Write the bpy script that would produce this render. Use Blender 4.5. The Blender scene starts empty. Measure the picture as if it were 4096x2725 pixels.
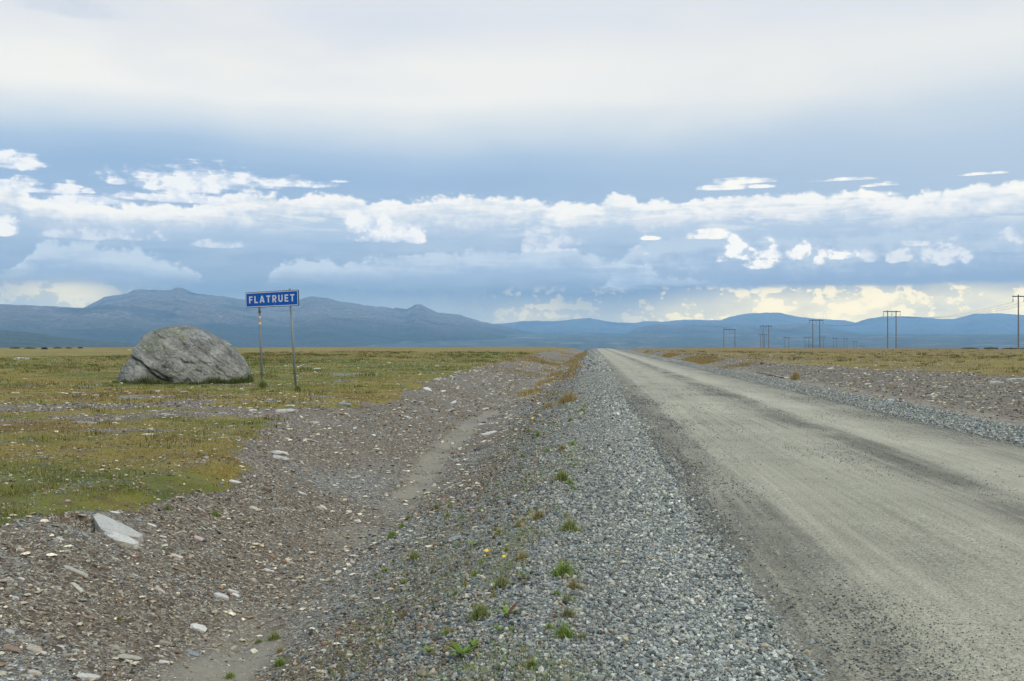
import bpy, bmesh, math, random
import numpy as np
from mathutils import Vector, Matrix

random.seed(7)
RNG = np.random.default_rng(11)
R = math.radians
SC = bpy.context.scene
COL = SC.collection

# ------------------------------------------------------------------ camera, light, exposure
EYE = 1.7
FPX, CX, CY = 3982.0, 2048.0, 1362.5         # focal length and centre in photo pixels
YAW = math.atan(318 / FPX)                   # turned left of the road direction (+Y)
PITCH = math.atan(12.5 / FPX)
cam_d = bpy.data.cameras.new('camera')
cam_d.sensor_width = 36.0
cam_d.lens = 36.0 * FPX / 4096.0
cam_d.clip_start = 0.1
cam_d.clip_end = 60000.0
cam = bpy.data.objects.new('camera', cam_d)
cam.location = (0, 0, EYE)
cam.rotation_euler = (R(90) + PITCH, 0, YAW)
COL.objects.link(cam)
SC.camera = cam
SC.render.resolution_x, SC.render.resolution_y = 1024, 681
SC.view_settings.view_transform = 'Standard'
SC.view_settings.look = 'None'
SC.view_settings.exposure = 0.0
SC.view_settings.gamma = 1.0
SC.cycles.use_denoising = True
SC.cycles.volume_bounces = 1
SC.cycles.max_bounces = 6
SC.cycles.adaptive_threshold = 0.02
SC.cycles.diffuse_bounces = 2

SUN_EL, SUN_AZ = 48.0, 130.0                 # azimuth clockwise from the road direction (+Y): behind right
sun_d = bpy.data.lights.new('sun', 'SUN')
sun_d.energy = 2.0
sun_d.angle = R(15)
sun_d.color = (1.0, 0.93, 0.82)
sun = bpy.data.objects.new('sun', sun_d)
sv = Vector((math.sin(R(SUN_AZ)) * math.cos(R(SUN_EL)), math.cos(R(SUN_AZ)) * math.cos(R(SUN_EL)), math.sin(R(SUN_EL))))
sun.rotation_euler = sv.to_track_quat('Z', 'Y').to_euler()
COL.objects.link(sun)

M_CAM = Matrix.Rotation(YAW, 3, 'Z') @ Matrix.Rotation(R(90) + PITCH, 3, 'X')
def ray(px, py):
    v = M_CAM @ Vector((px - CX, -(py - CY), -FPX))
    return v / FPX                            # one metre of depth per unit
def on_depth(px, py, d):
    return Vector((0, 0, EYE)) + ray(px, py) * d

# ------------------------------------------------------------------ node expressions
class G:
    """a node tree whose sockets can be written as sums and products"""
    def __init__(s, nt): s.nt = nt
    def node(s, t, **kw):
        n = s.nt.nodes.new(t)
        for k, v in kw.items(): setattr(n, k, v)
        return n
    def put(s, sock, v):
        if isinstance(v, E): s.nt.links.new(v.s, sock)
        elif isinstance(v, bpy.types.NodeSocket): s.nt.links.new(v, sock)
        else: sock.default_value = v
    def m(s, op, a, b=None, c=None, clamp=False):
        n = s.node('ShaderNodeMath', operation=op); n.use_clamp = clamp
        s.put(n.inputs[0], a)
        if b is not None: s.put(n.inputs[1], b)
        if c is not None: s.put(n.inputs[2], c)
        return E(s, n.outputs[0])
    def sm(s, a, lo, hi):                     # smooth step
        n = s.node('ShaderNodeMapRange', interpolation_type='SMOOTHSTEP')
        s.put(n.inputs[0], a); s.put(n.inputs[1], lo); s.put(n.inputs[2], hi)
        return E(s, n.outputs[0])
    def mix(s, f, a, b, mode='MIX'):
        n = s.node('ShaderNodeMix', data_type='RGBA', blend_type=mode)
        s.put(n.inputs[0], f)
        for i, v in ((6, a), (7, b)):
            if isinstance(v, tuple) and len(v) == 3: v = v + (1.0,)
            s.put(n.inputs[i], v)
        return E(s, n.outputs[2])
    def xyz(s, x, y, z):
        n = s.node('ShaderNodeCombineXYZ')
        s.put(n.inputs[0], x); s.put(n.inputs[1], y); s.put(n.inputs[2], z)
        return n.outputs[0]
    def noise(s, vec, scale, detail=4, rough=0.55, dist=0.0, col=False):
        n = s.node('ShaderNodeTexNoise')
        s.put(n.inputs['Vector'], vec); n.inputs['Scale'].default_value = scale
        n.inputs['Detail'].default_value = detail; n.inputs['Roughness'].default_value = rough
        n.inputs['Distortion'].default_value = dist
        return E(s, n.outputs['Color' if col else 'Fac'])
    def vor(s, vec, scale, feature='F1', rand=1.0):
        n = s.node('ShaderNodeTexVoronoi', feature=feature)
        s.put(n.inputs['Vector'], vec); n.inputs['Scale'].default_value = scale
        n.inputs['Randomness'].default_value = rand
        return E(s, n.outputs['Distance']), (E(s, n.outputs['Color']) if feature == 'F1' else None)
    def curve(s, x, pts, lo, hi):             # x in [lo,hi], pts (x,y) with y in 0..1
        n = s.node('ShaderNodeFloatCurve')
        cv = n.mapping.curves[0]
        q = [((a - lo) / (hi - lo), b) for a, b in pts]
        cv.points[0].location = q[0]; cv.points[1].location = q[-1]
        for p in q[1:-1]: cv.points.new(*p)
        for p in cv.points: p.handle_type = 'AUTO_CLAMPED'
        n.mapping.use_clip = False
        n.mapping.update()
        s.put(n.inputs[1], (x - lo) / (hi - lo))
        return E(s, n.outputs[0])
    def ramp(s, f, stops, interp='LINEAR'):
        n = s.node('ShaderNodeValToRGB'); cr = n.color_ramp; cr.interpolation = interp
        while len(cr.elements) < len(stops): cr.elements.new(0.5)
        for e, (p, c) in zip(cr.elements, stops):
            e.position = p; e.color = (*c, 1.0) if len(c) == 3 else c
        s.put(n.inputs[0], f)
        return E(s, n.outputs[0])
class E:
    def __init__(s, g, sock): s.g, s.s = g, sock
    def __add__(s, o): return s.g.m('ADD', s, o)
    def __radd__(s, o): return s.g.m('ADD', o, s)
    def __sub__(s, o): return s.g.m('SUBTRACT', s, o)
    def __rsub__(s, o): return s.g.m('SUBTRACT', o, s)
    def __mul__(s, o): return s.g.m('MULTIPLY', s, o)
    def __rmul__(s, o): return s.g.m('MULTIPLY', o, s)
    def __truediv__(s, o): return s.g.m('DIVIDE', s, o)
    def __rtruediv__(s, o): return s.g.m("DIVIDE", o, s)
    def clamp(s): return s.g.m('MULTIPLY', s, 1.0, clamp=True)

def lin(r, g, b):
    f = lambda c: (c / 255 / 12.92) if c <= 10 else ((c / 255 + 0.055) / 1.055) ** 2.4
    return (f(r), f(g), f(b))

# ------------------------------------------------------------------ sky
world = bpy.data.worlds.new('World')
SC.world = world
world.use_nodes = True
def build_sky():
    nt = world.node_tree; nt.nodes.clear(); g = G(nt)
    out = g.node('ShaderNodeOutputWorld'); bg = g.node('ShaderNodeBackground')
    nt.links.new(bg.outputs[0], out.inputs[0])
    sky = g.node('ShaderNodeTexSky', sky_type='NISHITA', sun_disc=False)
    sky.sun_elevation = R(SUN_EL); sky.sun_rotation = R(SUN_AZ)
    tc = g.node('ShaderNodeTexCoord')
    sep = g.node('ShaderNodeSeparateXYZ'); nt.links.new(tc.outputs['Generated'], sep.inputs[0])
    dx, dy, dz = (E(g, sep.outputs[i]) for i in range(3))
    # a = azimuth right of straight left-of-road bearing, h = elevation; both in units of 1000 photo pixels at that bearing
    a = g.m('ADD', g.m('ARCTAN2', dx, dy), YAW) * (FPX / 1000)
    h = g.m('ARCSINE', dz) * (FPX / 1000)
    def A(px): return math.atan((px - CX) / FPX) * FPX / 1000
    def Hh(py, px=CX):
        v = ray(px, py); return math.asin(v.z / v.length) * FPX / 1000
    # the layers of cloud lie flat, so their texture runs level
    v1 = g.xyz(a, 0.0, h * 2.6)
    v2 = g.xyz(a, 0.0, h * 6.5)
    v3 = g.xyz(a, 0.0, h * 1.35)
    n_big = g.noise(g.xyz(a * 0.5, 0.3, h * 1.3), 1.1, 5, 0.5)
    n_med = g.noise(v1, 3.4, 7, 0.55, 0.2)
    n_str = g.noise(v2, 3.0, 6, 0.6, 0.3)
    n_bil = g.noise(v3, 13.0, 8, 0.62, 0.15)
    cv, _ = g.vor(g.xyz(a + (n_bil - 0.5) * 0.12, 0.0, h * 1.2 + (n_med - 0.5) * 0.1), 13.0, 'SMOOTH_F1')
    cv2, _ = g.vor(g.xyz(a + (n_bil - 0.5) * 0.05, 0.0, h * 1.3), 42.0, 'SMOOTH_F1')
    bump = (0.5 - cv) * 0.6 + (0.45 - cv2) * 0.45 + (n_bil - 0.5) * 1.7         # cauliflower edges
    # base tone by elevation
    S = lambda py: (Hh(py) + 0.2) / 4.4
    base = g.ramp((h + (n_big - 0.5) * 0.26 + 0.2) / 4.4, [
        (0.0, lin(160, 188, 218)), (S(1300), lin(152, 184, 217)), (S(1180), lin(118, 160, 205)), (S(1020), lin(140, 175, 214)),
        (S(880), lin(148, 181, 218)), (S(720), lin(154, 186, 221)), (S(640), lin(172, 199, 228)), (S(545), lin(212, 225, 237)),
        (S(430), lin(249, 249, 246)), (S(300), lin(248, 248, 245)), (S(120), lin(231, 236, 243)), (0.42, lin(234, 239, 245)), (1.0, lin(230, 235, 240))])
    # right of the view the grey sheet is paler
    c = g.mix(g.sm(a, -0.6, 2.2) * g.sm(h, 0.35, 0.7) * g.sm(h, 1.25, 0.75) * 0.7, base, lin(196, 214, 232))
    veil = g.sm(h, Hh(1190), Hh(1060)) * g.sm(h, Hh(700), Hh(860)) * (0.55 + (n_str - 0.5) * 2.0 + (n_med - 0.5) * 1.4).clamp() * (0.55 + g.sm(a, A(900), A(1700)) * 0.35)
    c = g.mix(veil * 0.55, c, lin(190, 209, 231))
    # high thin sheet, cream and pale blue
    c = g.mix(g.sm(n_big, 0.42, 0.66) * g.sm(h, 0.72, 1.0) * 0.8, c, lin(252, 249, 241))
    c = g.mix(g.sm(g.noise(g.xyz(a * 0.6 + 4.0, 0.0, h * 1.7), 1.3, 5, 0.5), 0.45, 0.7) * g.sm(h, 0.8, 1.05) * 0.45, c, lin(216, 225, 240))
    nis = g.mix(1.0, E(g, sky.outputs[0]), (0.10, 0.10, 0.10), 'MULTIPLY')
    c = g.mix(0.88, nis, c)
    # glow under the clouds at the horizon, strongest to the right
    glow = g.curve(a, [(-2.2, .25), (A(0), .25), (A(250), .45), (A(480), .20), (A(900), .02), (A(1900), .04), (A(2120), .35), (A(2350), .2), (A(2700), .6), (A(3100), .9), (A(3700), 1), (2.2, 1)], -2.2, 2.2)
    gtop = g.curve(a, [(-2.2, Hh(1120)), (A(330), Hh(1130)), (A(1000), Hh(1200)), (A(2500), Hh(1195)), (A(2800), Hh(1158)), (A(4096), Hh(1140)), (2.2, Hh(1140))], -2.2, 2.2)
    c = g.mix(g.sm(h, gtop + 0.03, gtop - 0.08) * glow * (0.62 + (n_med - 0.45) * 1.2).clamp(), c, lin(250, 244, 222))
    pf = g.sm(bump + (n_med - 0.5) * 1.6, 0.02, 0.2) * g.sm(h, 0.24, 0.2) * g.sm(h, 0.05, 0.1)
    c = g.mix(pf * glow * 0.75, c, lin(255, 247, 224))
    def bank(c, pts, fade_lo, fade_hi, top_c, low_c, amp, soft, opac, dh, den=None):
        top = g.curve(a, [(-2.3, (pts[0][1]))] + [(A(x), y) for x, y in pts] + [(2.3, pts[-1][1])], -2.3, 2.3)
        top = g.m('MULTIPLY_ADD', top, -1 / 1.0, 0.0) if False else top
        d = top - h + bump * amp                                      # depth below the cloud's top
        al = g.sm(d, 0.0, soft) * g.sm(h + (n_str - 0.5) * 0.12, fade_lo, fade_hi) * opac
        if den is not None: al = al * den
        shade = g.sm(d + (n_str - 0.5) * dh * 2.2 + (n_med - 0.5) * dh * 1.2 - bump * dh * 0.9, 0.0, dh)
        return g.mix(al, c, g.mix(shade, top_c, low_c)), d
    P = lambda L: [(x, Hh(y)) for x, y in L]
    # right hand blue mass with a flat dark base
    c, _ = bank(c, P([(0, 1600), (2300, 1250), (2450, 1080), (2600, 960), (2900, 935), (3300, 960), (3800, 930), (4096, 940)]),
                Hh(1168), Hh(1138), lin(186, 207, 229), lin(152, 182, 216), 0.05, 0.03, 0.9, 0.20)
    dk = g.sm(a, A(2500), A(3300)) * g.sm(h + (n_str - 0.5) * 0.03, Hh(1162), Hh(1146)) * g.sm(h, Hh(1085), Hh(1140))
    c = g.mix(dk * 0.7, c, lin(136, 170, 208))
    # middle pale cumulus
    c, _ = bank(c, P([(0, 1110), (200, 1000), (420, 1010), (700, 1060), (980, 1170), (1100, 1085), (1180, 1040), (1400, 1045), (1600, 1010), (1900, 1000), (2250, 985), (2400, 1030), (2560, 1060), (2700, 1110), (2900, 1130), (4096, 1400)]),
                Hh(1165), Hh(1080), lin(194, 213, 233), lin(154, 185, 219), 0.065, 0.025, 0.85, 0.12)
    # the long main bank
    c, d = bank(c, P([(0, 805), (50, 775), (120, 838), (300, 838), (480, 850), (640, 835), (745, 850), (850, 815), (960, 785), (1150, 800), (1300, 778), (1380, 772), (1480, 803), (1700, 792), (1850, 782), (2100, 785), (2200, 803), (2390, 808), (2455, 770), (2520, 770), (2560, 803), (2800, 803), (3000, 788), (3250, 790), (3450, 806), (3700, 818), (3880, 802), (4096, 788)]),
                Hh(1050), Hh(880), lin(244, 246, 247), lin(180, 203, 228), 0.05, 0.02, 0.95, 0.14)
    c = g.mix(g.sm(n_str + (n_med - 0.5) * 0.8, 0.54, 0.68) * g.sm(h, Hh(960), Hh(900)) * g.sm(d, 0.0, 0.05) * 0.55, c, lin(238, 241, 243))
    c = g.mix(g.sm(n_str, 0.47, 0.34) * g.sm(h, Hh(990), Hh(930)) * g.sm(d, 0.03, 0.09) * 0.4, c, lin(174, 196, 226))
    # single clouds: x, y, half width, half height in photo pixels, brightness, amount of ragged edge
    def clouds(c, L, col, low, ragged, op):
        f = None
        for (x, y, rx, ry) in L:
            u = (a - A(x)) * (1000.0 / rx); w = (h - Hh(y, x)) * (1000.0 / ry)
            w = g.m('MULTIPLY', w, g.m('SUBTRACT', 1.35, g.m('GREATER_THAN', w, 0.0)))  # a flatter base
            w = w * 1.0
            q = 1.0 - g.m('MULTIPLY_ADD', u, u, w * w * 1.6)
            f = q if f is None else g.m('MAXIMUM', f, q)
        f = f + ragged
        return g.mix(g.sm(f, -0.1, 1.1) * op, c, g.mix((g.sm(f * 0.7 + bump * 0.9 + (n_med - 0.5) * 1.5, 0.75, 0.1) + g.sm(bump * 0.8 + (n_bil - n_med) * 1.5, 0.22, -0.25) * 0.8).clamp(), col, low))
    c = clouds(c, [(60, 662, 90, 26), (600, 712, 70, 16), (470, 733, 40, 12), (800, 757, 290, 36), (720, 798, 210, 18), (1150, 740, 160, 15), (1360, 726, 45, 7), (90, 757, 130, 17), (250, 765, 60, 18),
                   (330, 812, 140, 11), (350, 770, 25, 6)], lin(236, 241, 247), lin(206, 220, 239), (n_str - 0.5) * 6.5 + bump * 1.3 + 0.3, 1.0)
    c = clouds(c, [(2950, 731, 140, 8), (2880, 756, 95, 9), (3040, 750, 50, 5), (3360, 722, 110, 5), (3530, 741, 70, 7), (3450, 785, 140, 8), (4080, 758, 50, 8), (3940, 697, 70, 4),
                   (2825, 952, 75, 13), (2600, 957, 40, 6)], lin(247, 248, 245), lin(232, 237, 243), (n_str - 0.5) * 5.5 + bump * 1.2 + 0.25, 1.0)
    c = clouds(c, [(2180, 992, 140, 36), (400, 948, 240, 20), (860, 985, 120, 14), (2560, 1015, 45, 18)], lin(218, 228, 242), lin(198, 213, 234), bump * 1.8 + (n_str - 0.5) * 2.0, 0.7)
    c = clouds(c, [(1440, 918, 50, 40), (1540, 950, 130, 36), (1655, 962, 48, 26), (20, 925, 55, 24)], lin(238, 242, 247), lin(208, 221, 239), bump * 2.2 + 0.35, 0.95)
    c = clouds(c, [(2950, 1000, 60, 30), (3020, 1022, 120, 28), (2880, 1042, 30, 9), (3050, 1068, 70, 16), (3180, 1028, 60, 20), (3215, 1020, 30, 26), (3310, 1018, 40, 24), (3370, 1030, 50, 13), (3275, 1052, 22, 18),
                   ], lin(249, 250, 250), lin(205, 218, 237), bump * 2.0 + (n_bil - 0.5) * 2.0 + 0.1, 0.9)
    c = clouds(c, [(3780, 1040, 90, 32), (3600, 1035, 60, 24), (3490, 1040, 40, 20), (4060, 955, 60, 30), (3660, 980, 60, 10)], lin(226, 233, 242), lin(205, 218, 236), bump * 2.2, 0.75)
    # a loose grey rag at the top left
    c = clouds(c, [(290, 40, 170, 50)], lin(205, 216, 230), lin(200, 212, 228), (n_med - 0.5) * 4.0, 0.6)
    # the air in front dims it and adds its own light; let the sky itself be as bright as it must be behind that air
    L = g.m('MINIMUM', HAZE_SIDE * 1.04, (HAZE_TOP * FPX / 1000) / g.m('MAXIMUM', h, 0.01))
    T = g.m('EXPONENT', L * -HAZE)
    ch = g.node('ShaderNodeSeparateColor'); g.put(ch.inputs[0], c); cc = g.node('ShaderNodeCombineColor')
    for i in range(3):
        g.put(cc.inputs[i], g.m('MINIMUM', g.m('MAXIMUM', (E(g, ch.outputs[i]) - (1.0 - T) * AIR[i]) / T, 0.02), 4.0))
    c = E(g, cc.outputs[0])
    # added fill: unseen upper sky made brighter and bluer to light haze and ground
    c = g.mix(g.sm(h, 1.5, 2.6), c, (*ZENITH_FILL, 1.0))
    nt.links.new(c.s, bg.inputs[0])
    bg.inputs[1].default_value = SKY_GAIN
SKY_GAIN = 1.0
ZENITH_FILL = (1.0, 1.36, 1.88)
HAZE = 7.2e-5
AIR = (.20, .46, .82)             # measured light of the air itself
HAZE_SIDE, HAZE_TOP = 13800.0, 620.0
build_sky()
world.cycles.sampling_method = 'MANUAL'
world.cycles.sample_map_resolution = 256

# ------------------------------------------------------------------ helpers
def tag(o, label=None, cat=None, group=None, kind=None):
    for k, v in (('label', label), ('category', cat), ('group', group), ('kind', kind)):
        if v: o[k] = v
    return o
def link(name, me, mat=None, parent=None):
    o = bpy.data.objects.new(name, me); COL.objects.link(o)
    if mat is not None and not me.materials: me.materials.append(mat)
    if parent is not None: o.parent = parent
    return o
def np_mesh(name, v, quads=None, tris=None, cols=None, smooth=False):
    me = bpy.data.meshes.new(name)
    v = np.asarray(v, np.float32)
    me.vertices.add(len(v)); me.vertices.foreach_set('co', v.ravel())
    idx, tot = [], []
    for f, k in ((quads, 4), (tris, 3)):
        if f is not None and len(f):
            idx.append(np.asarray(f, np.int32).ravel()); tot.append(np.full(len(f), k, np.int32))
    idx = np.concatenate(idx); tot = np.concatenate(tot)
    me.loops.add(len(idx)); me.loops.foreach_set('vertex_index', idx)
    me.polygons.add(len(tot))
    me.polygons.foreach_set('loop_start', np.concatenate(([0], np.cumsum(tot)[:-1])).astype(np.int32))
    me.polygons.foreach_set('use_smooth', np.full(len(tot), smooth, bool))
    for nm, c in (cols or {}).items():
        at = me.color_attributes.new(nm, 'FLOAT_COLOR', 'POINT')
        c = np.asarray(c, np.float32)
        if c.shape[1] == 3: c = np.concatenate([c, np.ones((len(c), 1), np.float32)], 1)
        at.data.foreach_set('color', c.ravel())
    me.update(calc_edges=True)
    return me
def grid_faces(nr, nc, wrap=False):
    i = np.arange(nr - 1)[:, None] * nc; j = np.arange(nc - (0 if wrap else 1))[None, :]
    j2 = (j + 1) % nc
    return np.stack([i + j, i + j2, i + nc + j2, i + nc + j], -1).reshape(-1, 4)
def hsh(ix, iy, seed):
    h = (ix * 374761393 + iy * 668265263 + seed * 1274126177) & 0xFFFFFFFF
    h = ((h ^ (h >> 13)) * 1274126177) & 0xFFFFFFFF
    h = h ^ (h >> 16)
    return (h & 0xFFFFFF) / float(0xFFFFFF)
def vn(x, y, s=1.0, seed=0):
    x = np.asarray(x, float) / s; y = np.asarray(y, float) / s
    ix = np.floor(x).astype(np.int64); iy = np.floor(y).astype(np.int64)
    fx = x - ix; fy = y - iy
    fx = fx * fx * (3 - 2 * fx); fy = fy * fy * (3 - 2 * fy)
    a = hsh(ix, iy, seed); b = hsh(ix + 1, iy, seed); c = hsh(ix, iy + 1, seed); d = hsh(ix + 1, iy + 1, seed)
    return (a * (1 - fx) + b * fx) * (1 - fy) + (c * (1 - fx) + d * fx) * fy
def fbm(x, y, s, oct=4, seed=0, gain=0.5):
    t = 0; w = 1; tw = 0
    for k in range(oct):
        t = t + w * vn(x, y, s / 2 ** k, seed + k * 17); tw += w; w *= gain
    return t / tw
def sst(a, lo, hi):
    t = np.clip((a - lo) / (hi - lo), 0, 1); return t * t * (3 - 2 * t)

# ------------------------------------------------------------------ the lie of the land (x right of the camera, y along the road)
ROAD_L, ROAD_R = 1.05, 7.15
def ditch_l(y): return np.interp(y, [5, 9, 17, 32, 80], [-2.6, -2.85, -3.0, -3.7, -3.5]) + (vn(y, 0, 4.0, 5) - .5) * .3
def crest_l(y): return np.interp(y, [3, 7, 9, 11, 13, 16.7, 20.8, 25, 30, 41, 71, 97, 193, 300], [-5.2, -5.3, -5.3, -5.1, -5.0, -6.0, -6.8, -6.7, -6.1, -7.3, -8.2, -8.8, -9.6, -7.5])
def crest_r(y): return np.interp(y, [20, 48, 57, 65, 85, 130, 300], [25, 21, 19, 16.8, 15.2, 14.0, 12.5]) + (vn(y, 3, 9.0, 8) - .5) * 1.6
def ditch_r(y): return 11.7 + (vn(y, 7, 12.0, 9) - .5) * .5
def edge_r(x, y):                             # where the plateau ends and falls away
    az = np.degrees(np.arctan2(x, np.maximum(y, 1e-3)))
    return np.interp(az, [-45, -31, -10, -2.5, -0.6, 2, 6, 20, 45], [400, 420, 520, 520, 345, 340, 370, 345, 330])
FALL_R = [0, 340, 455, 530, 800, 1060, 1270, 1500, 2500, 3600, 5000, 6300, 7300, 9000, 16000]
FALL_Z = [0, 0, -1.4, -2.7, -5.6, -7.5, -9.5, -16, -40, -34, -12, 36, 66, 60, 40]
def height(x, y):
    x = np.asarray(x, float); y = np.asarray(y, float)
    r = np.hypot(x, y)
    dl, cl, dr, cr = ditch_l(y), crest_l(y), ditch_r(y), crest_r(y)
    near = sst(r, 420, 200)
    cl = cl + (vn(y, 1, 1.7, 3) - .5) * .7 + (vn(y, 4, .5, 4) - .5) * .2
    zd = -0.80 + (fbm(x, y, 6, 2, 31) - .5) * .10
    z = np.where(x < -0.45, zd * (1 - (.45 * sst(x, dl, -0.35) + .55 * np.clip((x - dl) / (-.35 - dl), 0, 1) ** 1.1)), 0.0)
    bank = (1 - np.clip((x - cl) / (dl - cl), 0, 1)); bank = .5 * bank ** .9 + .5 * sst(bank, 0, 1)
    z = np.where(x < dl, zd + (0.06 - zd) * bank, z)
    z = z + 0.035 * sst(np.abs(x - 4.1), 3.2, 0.0)
    z = np.where(x > 8.4, -0.6 * sst(x, 8.4, dr), z)
    br = np.clip((x - dr) / (cr - dr), 0, 1) ** 0.85
    z = np.where(x > dr, -0.6 + 0.66 * br, z)
    off = sst(x, 8.0, 10.0) + sst(x, -0.4, -1.6)               # not on the road bed
    z = z + off * ((fbm(x, y, 1.1, 4, 41) - .5) * .09 * near + (fbm(x, y, 14, 2, 51) - .5) * .16 * (sst(x, cl, cl - 5) + sst(x, cr, cr + 4)) + (fbm(x, y, 45, 2, 53) - .5) * .9 * (sst(x, cl - 8, cl - 30) + sst(x, cr + 10, cr + 40)) * sst(r, 90, 200))
    plainm = sst(x, cl - .1, cl - .8) + sst(x, cr, cr + .8)
    z = z + plainm * ((fbm(x, y, .55, 3, 61) - .5) * .09 * sst(r, 200, 60))
    lump = fbm(x * 1.0, y * 1.0, 0.35, 2, 71)
    z = z + off * (1 - plainm) * (lump - .5) * .05 * sst(r, 80, 20)
    z = z - .26 * np.exp(-((x + 4.97) / .20) ** 4 - ((y - 9.25) / .16) ** 4) - .10 * np.exp(-((x + 4.95) / .25) ** 4 - ((y - 8.1) / .10) ** 4)
    # beyond the plateau: falls away to the wooded valley, which rises again far off
    q = r * 340.0 / edge_r(x, y); q = np.where(r > 1500, r + (q - r) * sst(r, 3500, 1500), q)
    f = np.interp(q, FALL_R, FALL_Z)
    amp = sst(r, 1500, 5000) * 34
    f = f + amp * (fbm(x, y, 2600, 4, 81) - .5) + sst(r, 900, 2500) * 5 * (fbm(x, y, 160, 3, 83) - .5)
    # keep the ground short of the far line of sight
    return z * sst(r, 900, 400) + f
def on_ground(px, py):
    """the point of the ground seen at a pixel of the photograph"""
    d = ray(px, py); t0, t1 = None, None
    prev = 2.0
    for t in np.geomspace(2.5, 900, 900):
        p = d * t
        if EYE + p.z <= float(height(p.x, p.y)):
            lo, hi = prev, t
            for _ in range(24):
                m = (lo + hi) / 2; p = d * m
                if EYE + p.z <= float(height(p.x, p.y)): hi = m
                else: lo = m
            p = d * hi
            return Vector((p.x, p.y, float(height(p.x, p.y))))
        prev = t
    p = d * 500
    return Vector((p.x, p.y, float(height(p.x, p.y))))
def masks(x, y):
    """grass, sand, crushed grey gravel (0..1) and a tint number for the heath"""
    dl, cl, dr, cr = ditch_l(y), crest_l(y), ditch_r(y), crest_r(y)
    r = np.hypot(x, y)
    ed = (fbm(x, y, 1.6, 4, 101) - .5) * 1.3
    gl = sst(x, cl + .35 + ed, cl - .05 + ed)
    gr = sst(x, cr - .4 + ed * 1.5, cr + .9 + ed * 1.5)
    grass = np.maximum(gl, gr)
    # stony openings in the heath: a long one on the left, small ones all over
    st = fbm(x * .55, y * 1.0, 1.5, 4, 111)
    thr = np.interp(y, [0, 9, 12, 14, 17, 19.5, 21, 22.5, 24.5, 26, 30, 45, 100, 400], [.78, .78, .75, .70, .69, .68, .55, .40, .43, .62, .70, .69, .70, .72])
    thr = np.where(x > 8, np.interp(x - cr, [0, 3, 12, 40], [.42, .55, .66, .72]), thr)
    bare = sst(st, thr, thr + .06)
    grass = grass * (1 - bare * .93) * np.interp(y, [0, 11, 13, 24, 34, 60], [.95, .92, .80, .76, .90, 1.0])
    # golden grass down in the ditch further out
    gd = sst(fbm(x, y * .35, 1.6, 3, 121), .50, .60) * sst(y, 28, 50) * sst(x, dl - .2, dl + .6) * sst(x, -0.75, -1.3)
    gd = np.maximum(gd, sst(fbm(x, y, 5, 3, 125), .60, .66) * sst(y, 60, 90) * (x < dl) * (x > cl))
    gd = np.maximum(gd, sst(fbm(x, y, 6, 3, 127), .58, .66) * sst(y, 80, 110) * (x > 10.5) * (x < cr))
    grass = np.maximum(grass, gd * .9)
    wl = np.interp(y, [5, 12, 20, 40, 300], [.34, .26, .30, .28, .2])
    sand = sst(np.abs(x - dl + (fbm(y, x * .3, 2, 2, 131) - .5) * .4) / wl, 1.5, .5) * sst(fbm(x, y, 3.2, 3, 133), .36, .50)
    sand = np.maximum(sand, sst(np.abs(x - dr), 1.6, .5) * .9)
    sand = sand * (1 - grass) * (.45 + .55 * sst(fbm(x, y, .8, 4, 137), .35, .6))
    gv = sst(x, -1.5 + ed * .6, -0.3 + ed * .4) * (x < 3) + sst(x, 8.95, 8.75) * (x > 3)
    gv = np.maximum(gv, .0)
    gv = np.where((x > ROAD_L) & (x < ROAD_R), 1.0, gv)
    grass = grass * (1 - gv * (x > -.9))
    tint = fbm(x * .8, y * 1.3, 3.0, 4, 141) * .55 + fbm(x * .25, y, 22, 3, 143) * .45
    return grass, sand, gv, tint, gd
def warmth(x, y):
    dl, cl, dr, cr = ditch_l(y), crest_l(y), ditch_r(y), crest_r(y)
    w = np.interp(y, [4, 8, 12, 40], [.42, .40, .66, .72]) * (x < dl) + .5 * ((x >= dl) & (x < -1.4)) + 1.0 * (x > 9)
    return np.clip(w + .14 + (fbm(x, y, 1.9, 4, 151) - .5) * 1.6 + 2 * np.exp(-((x + 4.97) / .25) ** 4 - ((y - 9.25) / .2) ** 4), 0, 1)
def heath_colour(tint, y, gd, x=0):
    return _heath(tint + .16 * (np.asarray(x) > 8), y, gd) * np.array([.76, .74, .34])
def _heath(tint, y, gd):
    g1 = np.array(lin(84, 92, 34)); g2 = np.array(lin(112, 112, 50)); g3 = np.array(lin(138, 120, 68)); g4 = np.array(lin(122, 98, 56))
    t = np.clip((tint - .36) / .28 + np.interp(y, [0, 12, 18, 26, 34, 48, 80, 130, 220, 400], [-.10, -.06, .02, .20, .20, -.15, -.10, .10, .34, .45]), 0, 1.2)[:, None]
    c = g1 + (g2 - g1) * np.clip(t / .4, 0, 1)
    c = c + (g3 - c) * np.clip((t - .4) / .35, 0, 1)
    c = c + (g4 - c) * np.clip((t - .85) / .35, 0, 1)
    return c + (np.array(lin(166, 136, 72)) - c) * gd[:, None] * .9

# ------------------------------------------------------------------ materials
def new_mat(name):
    m = bpy.data.materials.new(name); m.use_nodes = True
    nt = m.node_tree; g = G(nt); b = nt.nodes['Principled BSDF']
    b.inputs['Roughness'].default_value = 0.9
    b.inputs['Specular IOR Level'].default_value = 0.25
    return m, g, b
def bump_to(g, b, hgt, strength, dist):
    n = g.node('ShaderNodeBump'); n.inputs['Strength'].default_value = strength
    n.inputs['Distance'].default_value = dist
    g.put(n.inputs['Height'], hgt); g.nt.links.new(n.outputs[0], b.inputs['Normal'])
def attr(g, name, out='Color'):
    n = g.node('ShaderNodeAttribute', attribute_name=name); return E(g, n.outputs[out])
def objco(g):
    return g.node('ShaderNodeTexCoord').outputs['Object']

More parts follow.
